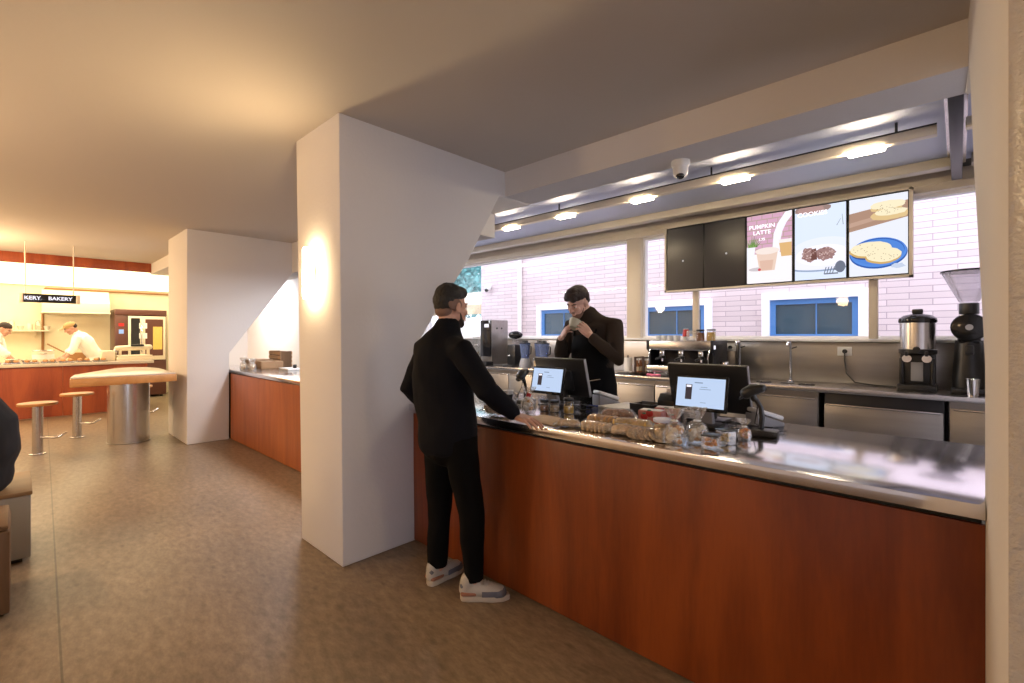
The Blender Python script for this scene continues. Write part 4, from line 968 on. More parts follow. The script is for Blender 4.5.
    part('tray_body', MB().box((0, 0, .006), (.22, .07, .012), .004), 'black', t); part('tray_edge', MB().box((0, .032, .014), (.22, .006, .02), .002), 'black', t)
    # far left group
    t = thing('batch_brewer', 'tall steel coffee brewer with a black lit front on the left of the back counter', 'coffee brewer', (-5.14, 5.02, BZ))
    part('body', MB().b2((-.11, -.16, .02), (.11, .19, .685), .008), 'steel_soft', t)
    f = part('front_panel', MB().b2((-.108, -.185, .14), (.108, -.160, .68), .006), 'black_gloss', t); part('screen', MB().box((.03, -.187, .60), (.09, .003, .05)), 'w_txt', f)
    part('drip_base', MB().b2((-.11, -.27, 0), (.11, -.12, .07), .006), 'dark_metal', t)
    for y in (-.05, .05): part('vent', MB().cyl((.111, y, .56), .014, .004, 14, Matrix.Rotation(R(90), 4, 'Y')), 'black', t)
    for k, (x, y, h, lab) in enumerate(((-5.43, 4.95, .30, 'tall clear glass carafe left of the tall coffee brewer, nearest it'), (-5.58, 5.05, .42, 'tallest clear glass dispenser on the far left of the back counter'), (-5.74, 4.93, .26, 'clear glass canister at the far left end behind the customer'))):
        jar('glass_canister', (x, y, BZ), .055, h, 'milk' if k != 1 else 'granola', 'white_pl' if k else 'chrome', lab, .45)
    t = thing('coffee_grinder', 'small coffee grinder with a round black hopper right of the tall brewer', 'coffee grinder', (-4.72, 5.05, BZ))
    part('body', MB().box((0, .0, .17), (.16, .20, .30), .02), 'black', t); part('base', MB().box((0, -.04, .012), (.18, .28, .024), .008), 'black', t)
    part('hopper', MB().lathe([(.04, .32), (.05, .36), (.05, .40), (.0, .40)], (0, 0, 0), 24), 'hopper', t); part('hopper_lid', MB().ell((0, 0, .46), (.105, .105, .06)), 'black_gloss', t); part('fork', MB().box((0, -.12, .16), (.05, .07, .02), .005), 'chrome', t)
    for k, (x, y, lab) in enumerate(((-4.47, 4.98, 'blue tinted blender jug nearest the round hopper grinder'), (-4.30, 5.10, 'blue tinted blender jug in the middle of the three'), (-4.14, 5.0, 'blue tinted blender jug nearest the barista'))):
        t = thing('blender', lab, 'blender', (x, y, BZ)); part('base', MB().lathe([(0, 0), (.085, 0), (.085, .04), (.06, .13), (0, .13)], (0, 0, 0), 22), 'black' if k else 'grey_pl', t)
        part('jug', MB().lathe([(0, .132), (.055, .132), (.078, .34), (.080, .345), (.074, .34), (.052, .14)], (0, 0, 0), 22), 'blue_jar', t); part('lid', MB().lathe([(0, .38), (.04, .38), (.045, .355), (.082, .35), (.082, .34), (0, .34)], (0, 0, 0), 22), 'black', t)
        part('handle', MB().tube([(.075, 0, .31), (.115, 0, .30), (.11, 0, .20), (.065, 0, .18)], .009, 8), 'black', t)
    t = thing('iced_drink', 'beige drink in a clear cup in front of the blue blenders', 'drink', (-4.17, 4.87, BZ)); part('cup', MB().lathe([(0, 0), (.032, 0), (.045, .13), (.046, .132)], (0, 0, 0), 20), 'jar', t); part('drink_fill', MB().lathe([(0, .003), (.030, .003), (.041, .11), (0, .11)], (0, 0, 0), 20), 'cookie_l', t); part('lid', MB().lathe([(.047, .13), (.045, .14), (.02, .165), (0, .166)], (0, 0, 0), 20), 'jar', t)
    t = thing('knock_box', 'dark knock box with a pale bar left of the barista', 'knock box', (-3.91, 4.98, BZ)); part('box_body', MB().prism([(-.09, 0), (.09, 0), (.10, .14), (.085, .14), (.08, .02), (-.08, .02), (-.085, .14), (-.10, .14)], -.10, .10, 'X', .004), 'black', t); part('bar', MB().tube([(-.1, 0, .13), (.1, 0, .13)], .012, 10), 'grey_pl', t)
    part('end_wall', MB().b2((-.1, -.09, 0), (-.094, .09, .135)), 'black', t); part('end_wall', MB().b2((.094, -.09, 0), (.1, .09, .135)), 'black', t)
M['dk_wood'] = pbr('dark_carrier_wood', (0.05, 0.02, 0.012), 0.5)
gear()

# ------------------------------------------------------------------ menu screens on their posts
def menu():
    t = thing('screen_stand', 'slim beige stand with two posts holding the row of menu screens', 'stand', (-1.40, 5.34, 1.465))
    f = MB(); z0, z1, x0, x1 = .535, 1.30, -1.115, 1.115
    f.b2((x0, -.085, z0), (x1, .02, z0 + .02)); f.b2((x0, -.085, z1 - .02), (x1, .02, z1)); f.b2((x0, -.085, z0), (x0 + .02, .02, z1)); f.b2((x1 - .025, -.085, z0), (x1, .02, z1))
    f.b2((x0, .005, z0), (x1, .02, z1)); part('surround', f, 'beige_metal', t)
    for x in (-.79, .835): part('post', MB().b2((x - .035, .018, 0), (x + .035, .060, z1 - .05), .006), 'beige_metal', t)
    Z = 1.465 + .555; W, Hh = .4375, .725
    names = ['blank dark menu screen at the left end of the row', 'blank dark menu screen left of the lit iced drink screen', 'lit menu screen showing a creamy iced drink and a plant', 'lit menu screen showing a broken chocolate biscuit on a white plate', 'lit menu screen showing two pale biscuits on a blue plate']
    E = {}
    def e(n, c, s=1.0):
        if n not in E: E[n] = emit('picture_' + n, c, s * 1.12)
        return E[n]
    for k in range(5):
        x = -1.40 + x0 + .02 + W / 2 + .0005 + k * (W + .0005)
        s = thing('menu_screen', names[k], 'screen', (x, 5.335, Z))
        part('housing', MB().b2((-W / 2 + .002, -.066, 0), (W / 2 - .002, -.001, Hh - .002), .003), 'black', s)
        d = MB(); mats = []
        def use(n, c, st=1.0):
            mm = e(n, c, st)
            if mm not in mats: mats.append(mm)
            d.m(mats.index(mm))
        lay = [0]
        def shp(pts):
            lay[0] += 1; y = -.0665 - lay[0] * .00025
            d.poly([(p[0], y, p[1]) for p in pts])
        hw = W / 2 - .012
        def rect(a, b, c, dd): shp([(a, b), (c, b), (c, dd), (a, dd)])
        def oval(cx, cz, rx, rz, n=40, rough=0.0, lim=True):
            pts = []
            for i in range(n):
                q = 2 * math.pi * i / n; r = 1 + rough * (noise.noise(V((math.cos(q) * 3, math.sin(q) * 3, cx * 20 + k))))
                px, pz = cx + rx * r * math.cos(q), cz + rz * r * math.sin(q)
                pts.append((max(-hw, min(hw, px)), max(.012, min(Hh - .012, pz))))
            shp(pts)
        if k < 2:
            dm = part('display', MB().box((0, -.0672, Hh / 2), (hw * 2, .002, Hh - .024)), 'blank_screen', s)
            part('status_mark', MB().cyl((0.02 if k else -.02, -.0682, .36 if k else .33), .011, .001, 16, Matrix.Rotation(R(90), 4, 'X')), e('mark', (.6, .6, .65), .8), s)
            continue
        if k == 2:
            use('wall', (.50, .36, .33)); rect(-hw, .30, hw, Hh - .012)
            rnd = random.Random(4)
            for r in range(8):
                for c in range(5):
                    use(('b1', 'b2', 'b3')[rnd.randrange(3)], ((.62, .40, .38), (.66, .38, .52), (.52, .38, .30))[rnd.randrange(3)])
                    a = -hw + (c - (.5 if r % 2 else 0)) * .098; rect(max(a, -hw), .315 + r * .05, min(max(a + .09, -hw + .002), hw), .355 + r * .05)
            use('tbl', (.92, .88, .90)); rect(-hw, .012, hw, .31)
            use('shadow', (.60, .55, .58)); oval(-.10, .155, .09, .02)
            use('arch', (.90, .89, .95)); shp([(.03, .31), (.10, .31), (.105, .42), (.125, .52), (.16, .60), (hw, .66), (hw, Hh - .012), (.15, Hh - .02), (.08, .60), (.045, .50)])
            use('pot', (.88, .88, .92)); shp([(-hw, .19), (-.145, .19), (-.125, .39), (-hw, .39)])
            use('plant', (.10, .22, .05))
            for q in range(9):
                a = -hw + .012 + q * .009; b = -hw + .002 + q * .0165; shp([(a, .385), (a + .014, .385), (min(b + .012, hw), .52 - abs(q - 4) * .018)])
            use('plant2', (.25, .38, .12))
            for q in range(5): a = -hw + .016 + q * .014; shp([(a, .385), (a + .012, .385), (a + .006 + (q - 2) * .012, .47)])
            use('glass2', (.72, .45, .20)); shp([(.115, .265), (hw, .265), (hw, .40), (.095, .40)]); use('g2top', (.88, .82, .80)); shp([(.095, .40), (hw, .40), (hw, .435), (.09, .435)])
            use('drink', (.80, .60, .50)); shp([(-.085, .135), (.055, .135), (.085, .33), (-.115, .33)]); use('drink3', (.72, .48, .38)); shp([(-.07, .14), (.03, .14), (.045, .24), (-.085, .24)])
            use('drink2', (.88, .76, .70)); oval(-.015, .335, .112, .035); use('red', (.6, .08, .1)); oval(-.085, .15, .014, .014)
            use('txt', (1, .95, 1), 1.2)
            for st, zz, sz in (('PUMPKIN', .585, .058), ('LATTE', .525, .058), ('1.75', .455, .036)):
                me = text_mesh(st, sz, .0012, .0004); q = bmesh.new(); q.from_mesh(me); bmesh.ops.transform(q, matrix=Matrix.Translation((-.06, -.0667 - .03 * .0 - .026 * .5 * .0 - .025 * .0 - .0245, zz)) @ Matrix.Rotation(R(90), 4, 'X'), verts=q.verts); d.add(q)
        if k == 3:
            use('pale', (.72, .80, .96)); rect(-hw, .012, hw, Hh - .012)
            use('pale2', (.80, .84, .98)); oval(.03, .25, .3, .16); use('rim', (.30, .38, .55)); oval(.0, .15, .30, .065); use('plate', (.86, .86, .98)); oval(.0, .17, .30, .07)
            use('plate2', (.92, .90, .98)); oval(.02, .24, .22, .10)
            use('dbl', (.32, .22, .20)); oval(-.06, .69, .15, .045, rough=.1); use('dbl2', (.45, .28, .26)); oval(-.08, .685, .11, .035, rough=.3)
            use('c1', (.34, .20, .19)); oval(-.085, .255, .062, .068, rough=.3); oval(.045, .25, .085, .06, rough=.3)
            use('c2', (.16, .07, .06)); shp([(-.075, .20), (-.02, .20), (-.03, .31), (-.065, .30)])
            rnd = random.Random(9)
            for q in range(70):
                use(('cr1', 'cr2', 'cr3')[q % 3], ((.62, .45, .43), (.24, .12, .11), (.5, .33, .3))[q % 3]); a = rnd.random() * 6.28; r = rnd.random() ** .5
                if q % 2: oval(-.085 + .055 * r * math.cos(a), .258 + .058 * r * math.sin(a), .007, .006, 8)
                else: oval(.048 + .078 * r * math.cos(a), .252 + .052 * r * math.sin(a), .007, .006, 8)
            use('fork', (.16, .18, .24)); oval(.165, .115, .04, .055); rect(.12, .085, .165, .105)
            for q in range(4): shp([(.035 + q * .022, .055), (.042 + q * .022, .055), (.060 + q * .022, .12), (.052 + q * .022, .12)])
            rect(.04, .05, .15, .062); use('twig', (.35, .4, .42)); shp([(.135, .50), (.142, .50), (.172, .56), (.168, .56)]); shp([(.185, .50), (.192, .50), (.182, .60), (.178, .60)])
            use('txt', (1, .95, 1), 1.2)
            me = text_mesh('COOKIES', .058, .0012, .0004); q = bmesh.new(); q.from_mesh(me); bmesh.ops.transform(q, matrix=Matrix.Translation((-.055, -.0667 - .0345, .635)) @ Matrix.Rotation(R(90), 4, 'X'), verts=q.verts); d.add(q)
        if k == 4:
            use('pale3', (.80, .82, .90)); rect(-hw, .012, hw, Hh - .012)
            use('board', (.42, .26, .19)); shp([(-hw, .42), (hw, .50), (hw, .645), (-hw, .585)]); use('board2', (.52, .34, .26)); shp([(-hw, .46), (hw, .55), (hw, .58), (-hw, .50)])
            use('bk', (.72, .52, .26)); oval(.06, .60, .11, .035, rough=.15); oval(.08, .535, .13, .045, rough=.15); use('bk2', (.90, .80, .56)); oval(.07, .625, .12, .038, rough=.12); oval(.09, .56, .11, .03, rough=.12)
            use('pl1', (.03, .11, .42)); oval(.0, .205, .205, .135); use('pl2', (.10, .26, .72)); oval(.0, .215, .20, .13); use('pl4', (.04, .12, .46)); oval(.0, .225, .185, .115); use('pl3', (.09, .24, .68)); oval(.0, .218, .182, .112)
            use('sh', (.04, .08, .25)); oval(-.06, .21, .13, .055)
            use('ck2', (.62, .40, .14)); oval(-.055, .235, .15, .066, rough=.06); oval(.035, .175, .125, .066, rough=.06)
            use('ck', (.90, .80, .56)); oval(-.05, .250, .148, .064, rough=.06); oval(.04, .190, .122, .064, rough=.06)
            rnd = random.Random(2); use('sp', (.35, .24, .12))
            for q in range(36):
                a = rnd.random() * 6.28; r = rnd.random() ** .5 * .85
                if q % 2: oval(-.05 + .148 * r * math.cos(a), .25 + .064 * r * math.sin(a), .004, .003, 6)
                else: oval(.04 + .122 * r * math.cos(a), .19 + .064 * r * math.sin(a), .004, .003, 6)
                oval(.08 + .1 * r * math.cos(a), .59 + .05 * r * math.sin(a), .003, .003, 6)
            use('leafy', (.55, .62, .78)); oval(.14, .08, .05, .02, rough=.5)
            use('txt', (1, .95, 1), 1.2)
        part('display', d, mats, s)
menu()

# ------------------------------------------------------------------ ceiling fixtures
def fixtures():
    t = thing('track_light', 'beige light track with five glowing bars over the bar', 'light', (-2.1, 4.0, 2.9))
    r = MB(); r.b2((-4.3, -.035, -.14), (2.0, .035, -.075), .004); r.b2((2.13, -.035, -.14), (3.5, .035, -.075), .004); part('rail', r, 'beige_metal', t)
    for x in (-4.0, -2.5, -1.0, .6, 1.8): part('hanger', MB().tube([(x, 0, -.08), (x, 0, .01)], .008, 8), 'dark_metal', t)
    part('gap_shade_strip', MB().b2((-4.3, -.038, -.082), (2.0, -.034, -.072)), 'dark_metal', t)  # dark strip painting the shaded gap between rail and ceiling
    for x in (-3.80, -3.01, -2.13, -1.31, -.46): part('led_bar', MB().b2((x + 2.1 - .10, -.041, -.160), (x + 2.1 + .10, .030, -.1405), .003), 'led', t)
    t = thing('cross_beam', 'dark metal cross beam under the bar ceiling beside the right pillar', 'beam', (-.015, 3.35, 2.9))
    part('beam_body', MB().b2((-.03, .0, -.13), (.035, 1.95, .0), .004), 'dark_metal', t); part('flange', MB().b2((-.05, .02, -.012), (.055, 1.9, -.001)), 'steel', t)
    t = thing('dome_camera', 'white dome security camera under the beam', 'camera', (-1.43, 3.24, 2.73))
    part('mount', MB().lathe([(0, 0), (.062, 0), (.064, -.02), (.055, -.045), (0, -.045)], (0, 0, 0), 28), 'white_pl', t)
    part('dome', MB().lathe([(.052, -.045), (.050, -.085), (.042, -.11), (.02, -.122), (0, -.123)], (0, 0, 0), 28), 'white_pl', t)
    part('lens', MB().ell((.008, -.022, -.112), (.030, .030, .022)), 'black_gloss', t)
    for k, (x, y, lab) in enumerate(((-3.29, 1.45, 'glowing wall light on the front of the middle white pillar'), (-8.1, 1.605, 'wall light on the front of the left white pillar'), (.40, 1.45, 'wall light on the front of the rough right pillar'))):
        if k == 1: continue
        t = thing('wall_light', lab, 'light', (x, y, 1.93))
        part('backplate', MB().b2((-.02, -.012, -.07), (.02, 0, .07), .003), 'beige_metal', t)
        part('arm', MB().tube([(0, -.01, 0), (0, -.045, 0)], .007, 8), 'beige_metal', t)
        part('tube', MB().tube([(0, -.062, -.16), (0, -.062, .16)], .022, 16), 'lamp', t)
        part('shade_bar', MB().b2((-.006, -.092, -.085), (.006, -.088, .085), .001), 'beige_metal', t)
fixtures()

# ------------------------------------------------------------------ bakery
def bakery():
    t = thing('bakery_counter', 'dark red wooden bakery counter at the far end of the hall', 'counter', (-12.0, -1.0, 0))
    for k in range(5): part('front_panel', MB().b2((-.02, -3.4 + k * 1.25 + .002, .01), (.0, -3.4 + (k + 1) * 1.25 - .002, .925)), 'wood_b', t)
    part('carcass', MB().b2((-.8, -3.4, 0), (-.021, 2.85, .93)), 'cream_pl', t)
    solo('worktop', MB().b2((-12.82, -4.4, .93), (-11.96, 1.95, .985), .004), 'stone', 'pale stone worktop of the far bakery counter', 'worktop')
    s = thing('bakery_sign', 'black hanging display sign reading BAKERY over the bakery counter', 'sign', (-10.5, .38, 2.78))
    part('panel', MB().b2((-.03, -.31, -.77), (.03, .31, -.635), .004), 'black_gloss', s)
    for q in (-1, 1):
        part('end_cap', MB().b2((-.034, q * .325 - .025, -.775), (.034, q * .325 + .025, -.63), .004), 'beige_metal', s)
    for y in (-.28, .27): part('rod', MB().tube([(0, y, -.64), (0, y, .17)], .008, 8), 'beige_metal', s)
    mat = Matrix.Translation((.0315, .115, -.702)) @ Matrix.Rotation(R(90), 4, 'Z') @ Matrix.Rotation(R(90), 4, 'X')
    tx = MB(); add_text(tx, 'BAKERY', .078, mat, .0016); part('lettering', tx, 'w_txt', s)
    mat = Matrix.Translation((.0315, -.20, -.702)) @ Matrix.Rotation(R(90), 4, 'Z') @ Matrix.Rotation(R(90), 4, 'X'); tx = MB(); add_text(tx, 'KERY', .078, mat, .0016)
    part('lettering', tx, 'w_txt', s)
    lb = thing('kitchen_lightbox', 'long glowing cream light panel over the bakery kitchen', 'light', (-13.4, -1.0, 2.97))
    part('diffuser', MB().b2((-1.58, -4.1, -.16), (1.3, 4.35, -.13)), 'lightbox', lb); part('casing', MB().b2((-1.58, -4.1, -.129), (1.3, 4.35, .01)), 'cream_pl', lb)
    lb = thing('wall_glow_panel', 'glowing cream panel added for the bright lit top of the bakery back wall', 'light', (-14.98, -1.0, 2.62))  # emissive panel stands in for the strongly lit upper wall
    part('diffuser', MB().b2((.02, -4.1, .0), (.05, 4.35, .19)), 'lightbox', lb); part('casing', MB().b2((-.02, -4.1, -.01), (.019, 4.35, .19)), 'cream_pl', lb)
    h = thing('extractor_hood', 'cream extractor hood over the bakery kitchen', 'hood', (-14.6, .95, 2.0))
    part('canopy', MB().prism([(-.26, 0), (.30, 0), (.30, .22), (.05, .5), (-.26, .5)], -.56, .56, 'Y', .006), 'cream_wall', h); part('rim', MB().b2((-.27, -.57, -.02), (.31, .57, .015), .004), 'cream_pl', h)
    solo('gas_pipe', MB().tube([(-14.93, .42, .92), (-14.93, .42, 2.5), (-14.93, .46, 2.55), (-14.93, 1.5, 2.55), (-14.93, 2.9, 2.55)], .024, 8), 'copper', 'brown pipe rising and running along the bakery back wall', 'pipe')
    sh = thing('wall_shelf', 'long cream shelf on the back wall of the bakery', 'shelf', (-14.78, -.6, 1.58)); part('board', MB().b2((-.2, -1.6, 0), (.17, 1.12, .025), .003), 'cream_pl', sh)
    for y in (-1.2, 0, .9): part('bracket', MB().prism([(-.2, 0), (.1, 0), (-.2, -.14)], y - .01, y + .01, 'Y'), 'cream_pl', sh)
    rnd = random.Random(8)
    for k in range(9):
        y = -.60 + k * .135; m = MB(); tall = k % 3
        if tall == 1: m.lathe([(0, 0), (.05, 0), (.05, .17), (.03, .20), (.03, .22), (0, .22)], (0, 0, 0), 16)
        elif tall == 2: m.lathe([(0, 0), (.03, 0), (.055, .08), (.057, .09), (.05, .085), (.025, .01), (0, .01)], (0, 0, 0), 16)
        else: m.cyl((0, 0, 0), .048, .14, 16, bev=.01)
        solo(('storage_tin', 'glass_bottle', 'mixing_bowl')[tall], m, ('cream_pl', 'jar', 'stone')[tall], '%s on the bakery shelf, %s from the brown pipe' % (('cream tin', 'clear bottle', 'pale bowl')[tall], ('ninth', 'eighth', 'seventh', 'sixth', 'fifth', 'fourth', 'third', 'second', 'first')[k]), ('tin', 'bottle', 'bowl')[tall], (-14.72, y, 1.605), 0)
    # oven
    o = thing('deck_oven', 'tall dark red oven with glass doors at the right of the bakery kitchen', 'oven', (-14.55, 2.07, 0))
    part('body', MB().b2((-.42, -.49, .05), (.36, .49, 2.1), .01), 'oven_red', o)
    c = part('control_column', MB().b2((.36, -.48, .9), (.385, -.27, 1.96), .004), 'oven_red', o); part('display', MB().box((.387, -.375, 1.74), (.004, .10, .07)), 'red', c); part('display', MB().box((.387, -.375, 1.58), (.004, .09, .10)), 'pos_white', c)
    part('header', MB().b2((.36, -.49, 1.97), (.40, .49, 2.1), .006), 'oven_red', o)
    d = part('door', MB().b2((.36, -.25, .9), (.39, .47, 1.95), .006), 'cream_pl', o)
    part('door_glass', MB().b2((.388, -.20, 1.0), (.394, -.03, 1.90)), 'black_gloss', d); part('door_glass', MB().b2((.388, .07, 1.0), (.394, .42, 1.88)), 'oven_red', d)
    part('handle', MB().tube([(.42, -.0, 1.1), (.42, -.0, 1.8)], .014, 8), 'chrome', d)
    for z, mt in ((1.72, 'white_pl'), (1.48, 'white_pl')): part('notice', MB().box((.396, .03, z), (.003, .15, .13)), mt, d)
    part('rack_load', MB().b2((.394, .22, 1.15), (.398, .40, 1.7)), 'cookie_y', d)
    for sx in (-.35, .3):
        for sy in (-.4, .4): part('foot', MB().cyl((sx, sy, 0), .03, .055), 'black', o)
    # dough sheeter
    q = thing('dough_sheeter', 'long cream dough rolling machine on the bakery counter before the oven', 'dough machine', (-12.45, 1.83, .985))
    part('bed', MB().b2((-.22, -.42, .06), (.22, .14, .10), .006).b2((-.24, -.44, 0), (.24, .16, .06), .01), 'cream_pl', q)
    part('roller_housing', MB().tube([(0, -.40, .24), (0, .12, .26)], [.055, .055], 16), 'cream_pl', q); part('roller_cap', MB().cyl((0, -.46, .17), .06, .05, 16, Matrix.Rotation(R(-90), 4, 'X'), .01), 'steel', q)
    for y in (-.36, .10): part('bracket', MB().b2((-.05, y - .02, .09), (.05, y + .02, .25), .006), 'cream_pl', q)
    part('motor_box', MB().b2((-.16, -.66, 0), (.16, -.45, .20), .02), 'cream_pl', q)
    part('guard', MB().b2((.05, -.2, .28), (.10, .02, .32), .01), 'black', q)
    # things on the bakery counter
    p = thing('stock_pot', 'white wrapped steel pot on the bakery counter below the sign', 'pot', (-12.55, .36, .985)); part('pot_body', MB().cyl((0, 0, 0), .15, .22, 24, bev=.01), 'cream_pl', p); part('rim', MB().tube([(.15 * math.cos(a * math.pi / 10), .15 * math.sin(a * math.pi / 10), .22) for a in range(20)], .008, 6, closed=True), 'steel', p)
    part('label_band', MB().lathe([(.1505, .06), (.1515, .15)], (0, 0, 0), 24), 'paper', p)
    for a in (0, math.pi): part('handle', MB().tube([(.15 * math.cos(a + d), .15 * math.sin(a + d) , .17) if abs(d) > .1 else (.20 * math.cos(a), .20 * math.sin(a), .17) for d in (-.25, 0, .25)], .008, 6), 'steel', p)
    rnd = random.Random(6)
    for k in range(9):
        y = -.75 + k * .235; tr = thing('baking_tray', ['steel tray of brown loaves on the bakery counter, at its left end', 'steel tray of loaves second from the left end of the bakery counter', 'steel tray of loaves before the bare headed baker', 'steel tray of loaves in front of the wrapped pot, left side', 'steel tray of loaves in front of the wrapped pot, right side', 'steel tray of loaves just left of the capped baker', 'steel tray of loaves right below the capped baker', 'steel tray of loaves just right of the capped baker', 'steel tray of loaves left of the dough machine'][k], 'tray', (-12.17, y, .985))
        part('tray_base', MB().b2((-.13, -.105, 0), (.13, .105, .008)).b2((-.13, -.105, 0), (-.122, .105, .025)).b2((.122, -.105, 0), (.13, .105, .025)), 'steel', tr)
        for i in range(2):
            for j in range(2):
                m = MB(); m.tube([(-.045, 0, .03), (0, 0, .036), (.045, 0, .03)], [(.026, .020), (.036, .030), (.026, .020)], 10, side=(0, 1, 0)); m.M = Matrix()
                o2 = solo('bread_loaf', m, 'bread', 'brown loaf on the bakery counter trays', 'bread', (-12.17 + (i - .5) * .12, y + (j - .5) * .10, .994), rnd.uniform(-.2, .2), 'loaves on the bakery trays')
    for k, (y, r) in enumerate(((-.05, .10), (.13, .075))):
        solo('mixing_bowl', MB().lathe([(0, 0), (r * .5, 0), (r, r * .7), (r * 1.04, r * .72), (r * .94, r * .7), (r * .45, .01), (0, .01)], (0, 0, 0), 22), 'steel', ['wide steel mixing bowl left of the wrapped pot', 'small steel mixing bowl beside the wrapped pot'][k], 'bowl', (-12.55, y, .985))
    wb = thing('work_bench', 'cream work bench along the bakery back wall under the hood', 'bench', (-14.6, .5, 0)); part('bench_top', MB().b2((-.36, -2.2, .86), (.3, 1.0, .9), .004), 'stone', wb); part('cabinet', MB().b2((-.36, -2.2, .06), (.26, 1.0, .86)), 'cream_pl', wb); part('plinth', MB().b2((-.34, -2.18, 0), (.2, .98, .06)), 'black', wb)
    cp = thing('copper_pan', 'brown pan on the back bench left of the capped baker', 'pan', (-14.45, .98, .9)); part('pan_body', MB().lathe([(0, 0), (.16, 0), (.18, .2), (.17, .2), (.15, .01), (0, .01)], (0, 0, 0), 22), 'copper', cp); part('handle', MB().tube([(.02, -.17, .17), (.05, -.5, .40)], .014, 8), 'copper', cp)
    # standing table
    t = thing('standing_table', 'wooden standing table on a thick steel drum base near the left pillar', 'table', (-8.5, 1.1, 0))
    poly = [(1.02, -.67), (.94, .38), (-.35, .41), (-.72, .33), (-.92, .12), (-.80, -.06), (.40, -.60), (.85, -.66)]
    part('top_edge', MB().prism(poly, .885, .985, 'Z', .012), 'stool_wood', t)
    c2 = V((0.1, -.1)); part('top_surface', MB().prism([tuple(c2 + (V(p) - c2) * .985) for p in poly], .985, .998, 'Z', .004), 'stone', t)
    part('drum_base', MB().cyl((0, 0, 0), .235, .884, 48), 'steel', t); part('base_ring', MB().cyl((0, 0, 0), .245, .012, 48), 'steel_soft', t)
    def stool(loc, rz, label):
        s = thing('bar_stool', label, 'stool', loc, rz)
        part('seat', MB().cyl((0, 0, .615), .188, .035, 36, bev=.01), 'stool_wood', s); part('column', MB().cyl((0, 0, .01), .052, .605, 24), 'steel', s); part('floor_plate', MB().cyl((0, 0, 0), .085, .012, 24, bev=.003), 'steel', s)
        part('footrest', MB().tube([(.04, 0, .21), (.22, 0, .21), (.25, .02, .215), (.25, .12, .25)], .014, 10), 'chrome', s)
        return s
    s = stool((-8.42, .19, 0), R(40), 'round wooden stool on a steel post, leftmost of the three')
    copy_tree(s, None, 'round wooden stool on a steel post just left of the drum base table', (-9.38, .62, 0), R(35))
    copy_tree(s, None, 'round wooden stool mostly hidden behind the drum base table', (-10.0, 1.42, 0), R(35))
bakery()

# ------------------------------------------------------------------ seats at the left edge and the side counter goods
def benches():
    b = thing('bench', 'grey box bench with a wooden top at the left edge under the seated customer', 'bench', (-4.75, -.9, 0))
    part('body', MB().b2((-.38, -.95, .03), (.285, .97, .44), .006), 'bench_metal', b); part('seat_top', MB().b2((-.385, -.955, .441), (.292, .977, .468), .006), 'bench_wood', b); part('plinth', MB().b2((-.34, -.9, 0), (.25, .93, .03)), 'black', b)
    b = thing('block_seat', 'brown wooden block seat in the bottom left corner', 'seat', (-3.93, -.35, 0))
    part('block', MB().b2((-.22, -.28, .012), (.25, .33, .455), .012), 'dk_seat', b); part('cushion', MB().b2((-.215, -.275, .456), (.245, .325, .485), .012), 'dk_seat', b); part('foot', MB().b2((-.18, -.24, 0), (.18, .24, .012)), 'black', b)
    # goods on the side counter
    for k, (x, y, h, w, lab) in enumerate(((-7.92, 2.60, .115, .34, 'lower brown cardboard box on the orange counter'), (-7.54, 2.64, .10, .30, 'brown cardboard box at the right of the pair on the orange counter'))):
        c = thing('cardboard_box', lab, 'box', (x, y, 1.0), R(8 - 14 * k))
        part('box_body', MB().box((0, 0, h / 2), (w, .30, h), .003), 'cardboard', c)
        for s in (-1, 1): part('flap', MB().box((0, s * .09, h + .004), (w * .98, .12, .006), .001), 'kraft', c)
        part('tape', MB().box((0, 0, h + .008), (w, .05, .001)), 'stool_wood', c)
    c = thing('wooden_crate', 'slatted wooden crate stacked behind the cardboard boxes on the orange counter', 'crate', (-7.75, 2.88, 1.0), R(0))
    for k in range(4):
        part('slat', MB().b2((-.24, -.10, .01 + k * .062), (.24, -.088, .058 + k * .062)), 'cardboard', c); part('slat', MB().b2((-.24, .065, .01 + k * .062), (.24, .077, .058 + k * .062)), 'cardboard', c)
    for s in (-1, 1): part('end_panel', MB().b2((s * .234 - .006, -.088, 0), (s * .234 + .006, .065, .25)), 'dk_seat', c)
    part('crate_floor', MB().b2((-.228, -.088, .0), (.228, .065, .012)), 'cardboard', c)
    for k, (x, y, lab) in enumerate(((-7.62, 2.30, 'clear tied bag leftmost on the orange counter'), (-7.47, 2.26, 'clear tied bag second from the left on the orange counter'), (-7.30, 2.30, 'clear tied bag third from the left on the orange counter'), (-7.15, 2.28, 'clear tied bag nearest the cardboard boxes on the orange counter'))):
        tied_bag((x, y, 1.0), k, 'milk' if k % 2 else 'granola', lab, 40 + k)
    d = thing('folded_box', 'low white box with a dark knob at the right of the orange counter', 'box', (-7.02, 2.74, 1.0)); part('box_body', MB().box((0, 0, .012), (.34, .2, .024), .004), 'paper', d); part('knob', MB().box((.1, .02, .05), (.05, .04, .055), .01), 'black', d)
M['dk_seat'] = wood('dark_brown_wood', (0.10, 0.05, 0.02), (0.17, 0.09, 0.04), 0.5)
benches()

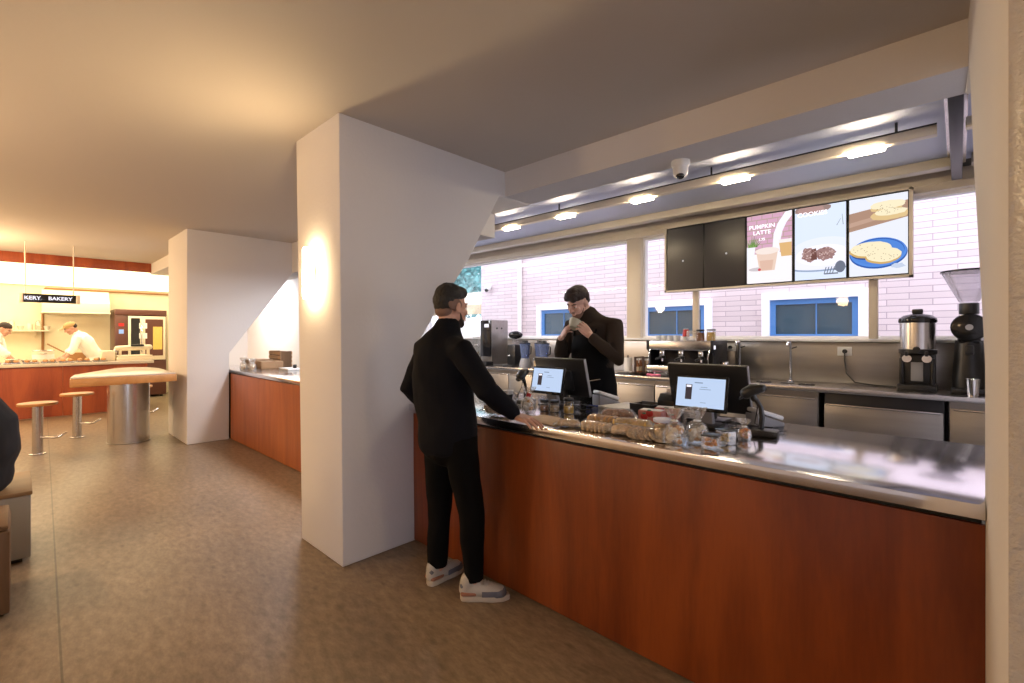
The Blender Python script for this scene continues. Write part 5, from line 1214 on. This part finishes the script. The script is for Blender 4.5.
# ------------------------------------------------------------------ light
def lamp(name, kind, loc, energy, col, size=.1, rot=(0, 0, 0), size_y=None, spread=None):
    l = bpy.data.lights.new(name, kind); l.energy = energy; l.color = col
    if kind == 'AREA':
        l.size = size
        if size_y: l.shape = 'RECTANGLE'; l.size_y = size_y
        if spread: l.spread = spread
    else: l.shadow_soft_size = size
    o = bpy.data.objects.new(name, l); COL.objects.link(o); o.location = loc; o.rotation_euler = rot; return o
WARM = (1.0, .67, .36)
def lights():
    w = bpy.data.worlds.new('sky'); scene.world = w; w.use_nodes = True; nt = w.node_tree; bg = nt.nodes['Background']
    bg.inputs[0].default_value = (.87, .875, 1.0, 1); bg.inputs[1].default_value = 4.1
    lamp('side_counter_fill', 'AREA', (-5.2, 2.72, 2.44), 90, (.95, .95, 1.0), 2.4, (0, 0, 0), .3)  # added cool fill without a fixture, out of sight behind the pillar
    lamp('bar_fill_left', 'AREA', (-6.2, 4.2, 2.88), 30, (.95, .95, 1.0), 2.0, (0, 0, 0), .3)  # unseen area light with no fixture, hidden by the middle pillar
    for x, y, e in ((-4.5, -1.5, 110), (-6.6, -2.4, 150), (-10.2, -1.1, 290), (-2.0, -2.4, 35)):
        lamp('hall_fill', 'POINT', (x, y, 2.3), e, WARM, .12)  # unseen warm fill lights, added out of view to brighten the hall
    lamp('partition_fill', 'AREA', (-9.3, 2.85, 2.3), 28, (.93, .95, 1.0), 1.2, (R(35), 0, 0), .3)  # hidden cool fill, added to whiten the partition wall
    for x, e in ((-3.27, 75), (.40, 10)):
        sl = lamp('sconce_uplight', 'SPOT', (x, 1.385, 2.06), e, (1.0, .70, .36), .03, (R(230), 0, 0))
        sl.data.spot_size = R(128); sl.data.spot_blend = 1
    for x in (-12.9,): lamp('kitchen_lamp', 'AREA', (-13.2, 0, 2.78), 120, (1.0, .80, .48), 2.2, (0, 0, 0), 5.0)
lights()

# ------------------------------------------------------------------ camera and view
cd = bpy.data.cameras.new('camera'); cam = bpy.data.objects.new('camera', cd); COL.objects.link(cam); scene.camera = cam
cd.sensor_width = 36; cd.lens = 471 / 1024 * 36; cd.clip_start = .02; cd.clip_end = 200
cam.location = (0, 0, 1.5); cam.rotation_euler = (R(90), 0, R(43.5))
cd.shift_y = -(341.5 - 335) / 1024
vs = scene.view_settings; vs.view_transform = 'Standard'; vs.look = 'None'; vs.gamma = 1; vs.exposure = 0; vs.use_curve_mapping = False
scene.cycles.max_bounces = 8; scene.cycles.diffuse_bounces = 5; scene.cycles.transparent_max_bounces = 24; scene.cycles.glossy_bounces = 4
scene.cycles.use_denoising = True; scene.cycles.sample_clamp_indirect = 6; scene.cycles.caustics_reflective = False; scene.cycles.caustics_refractive = False
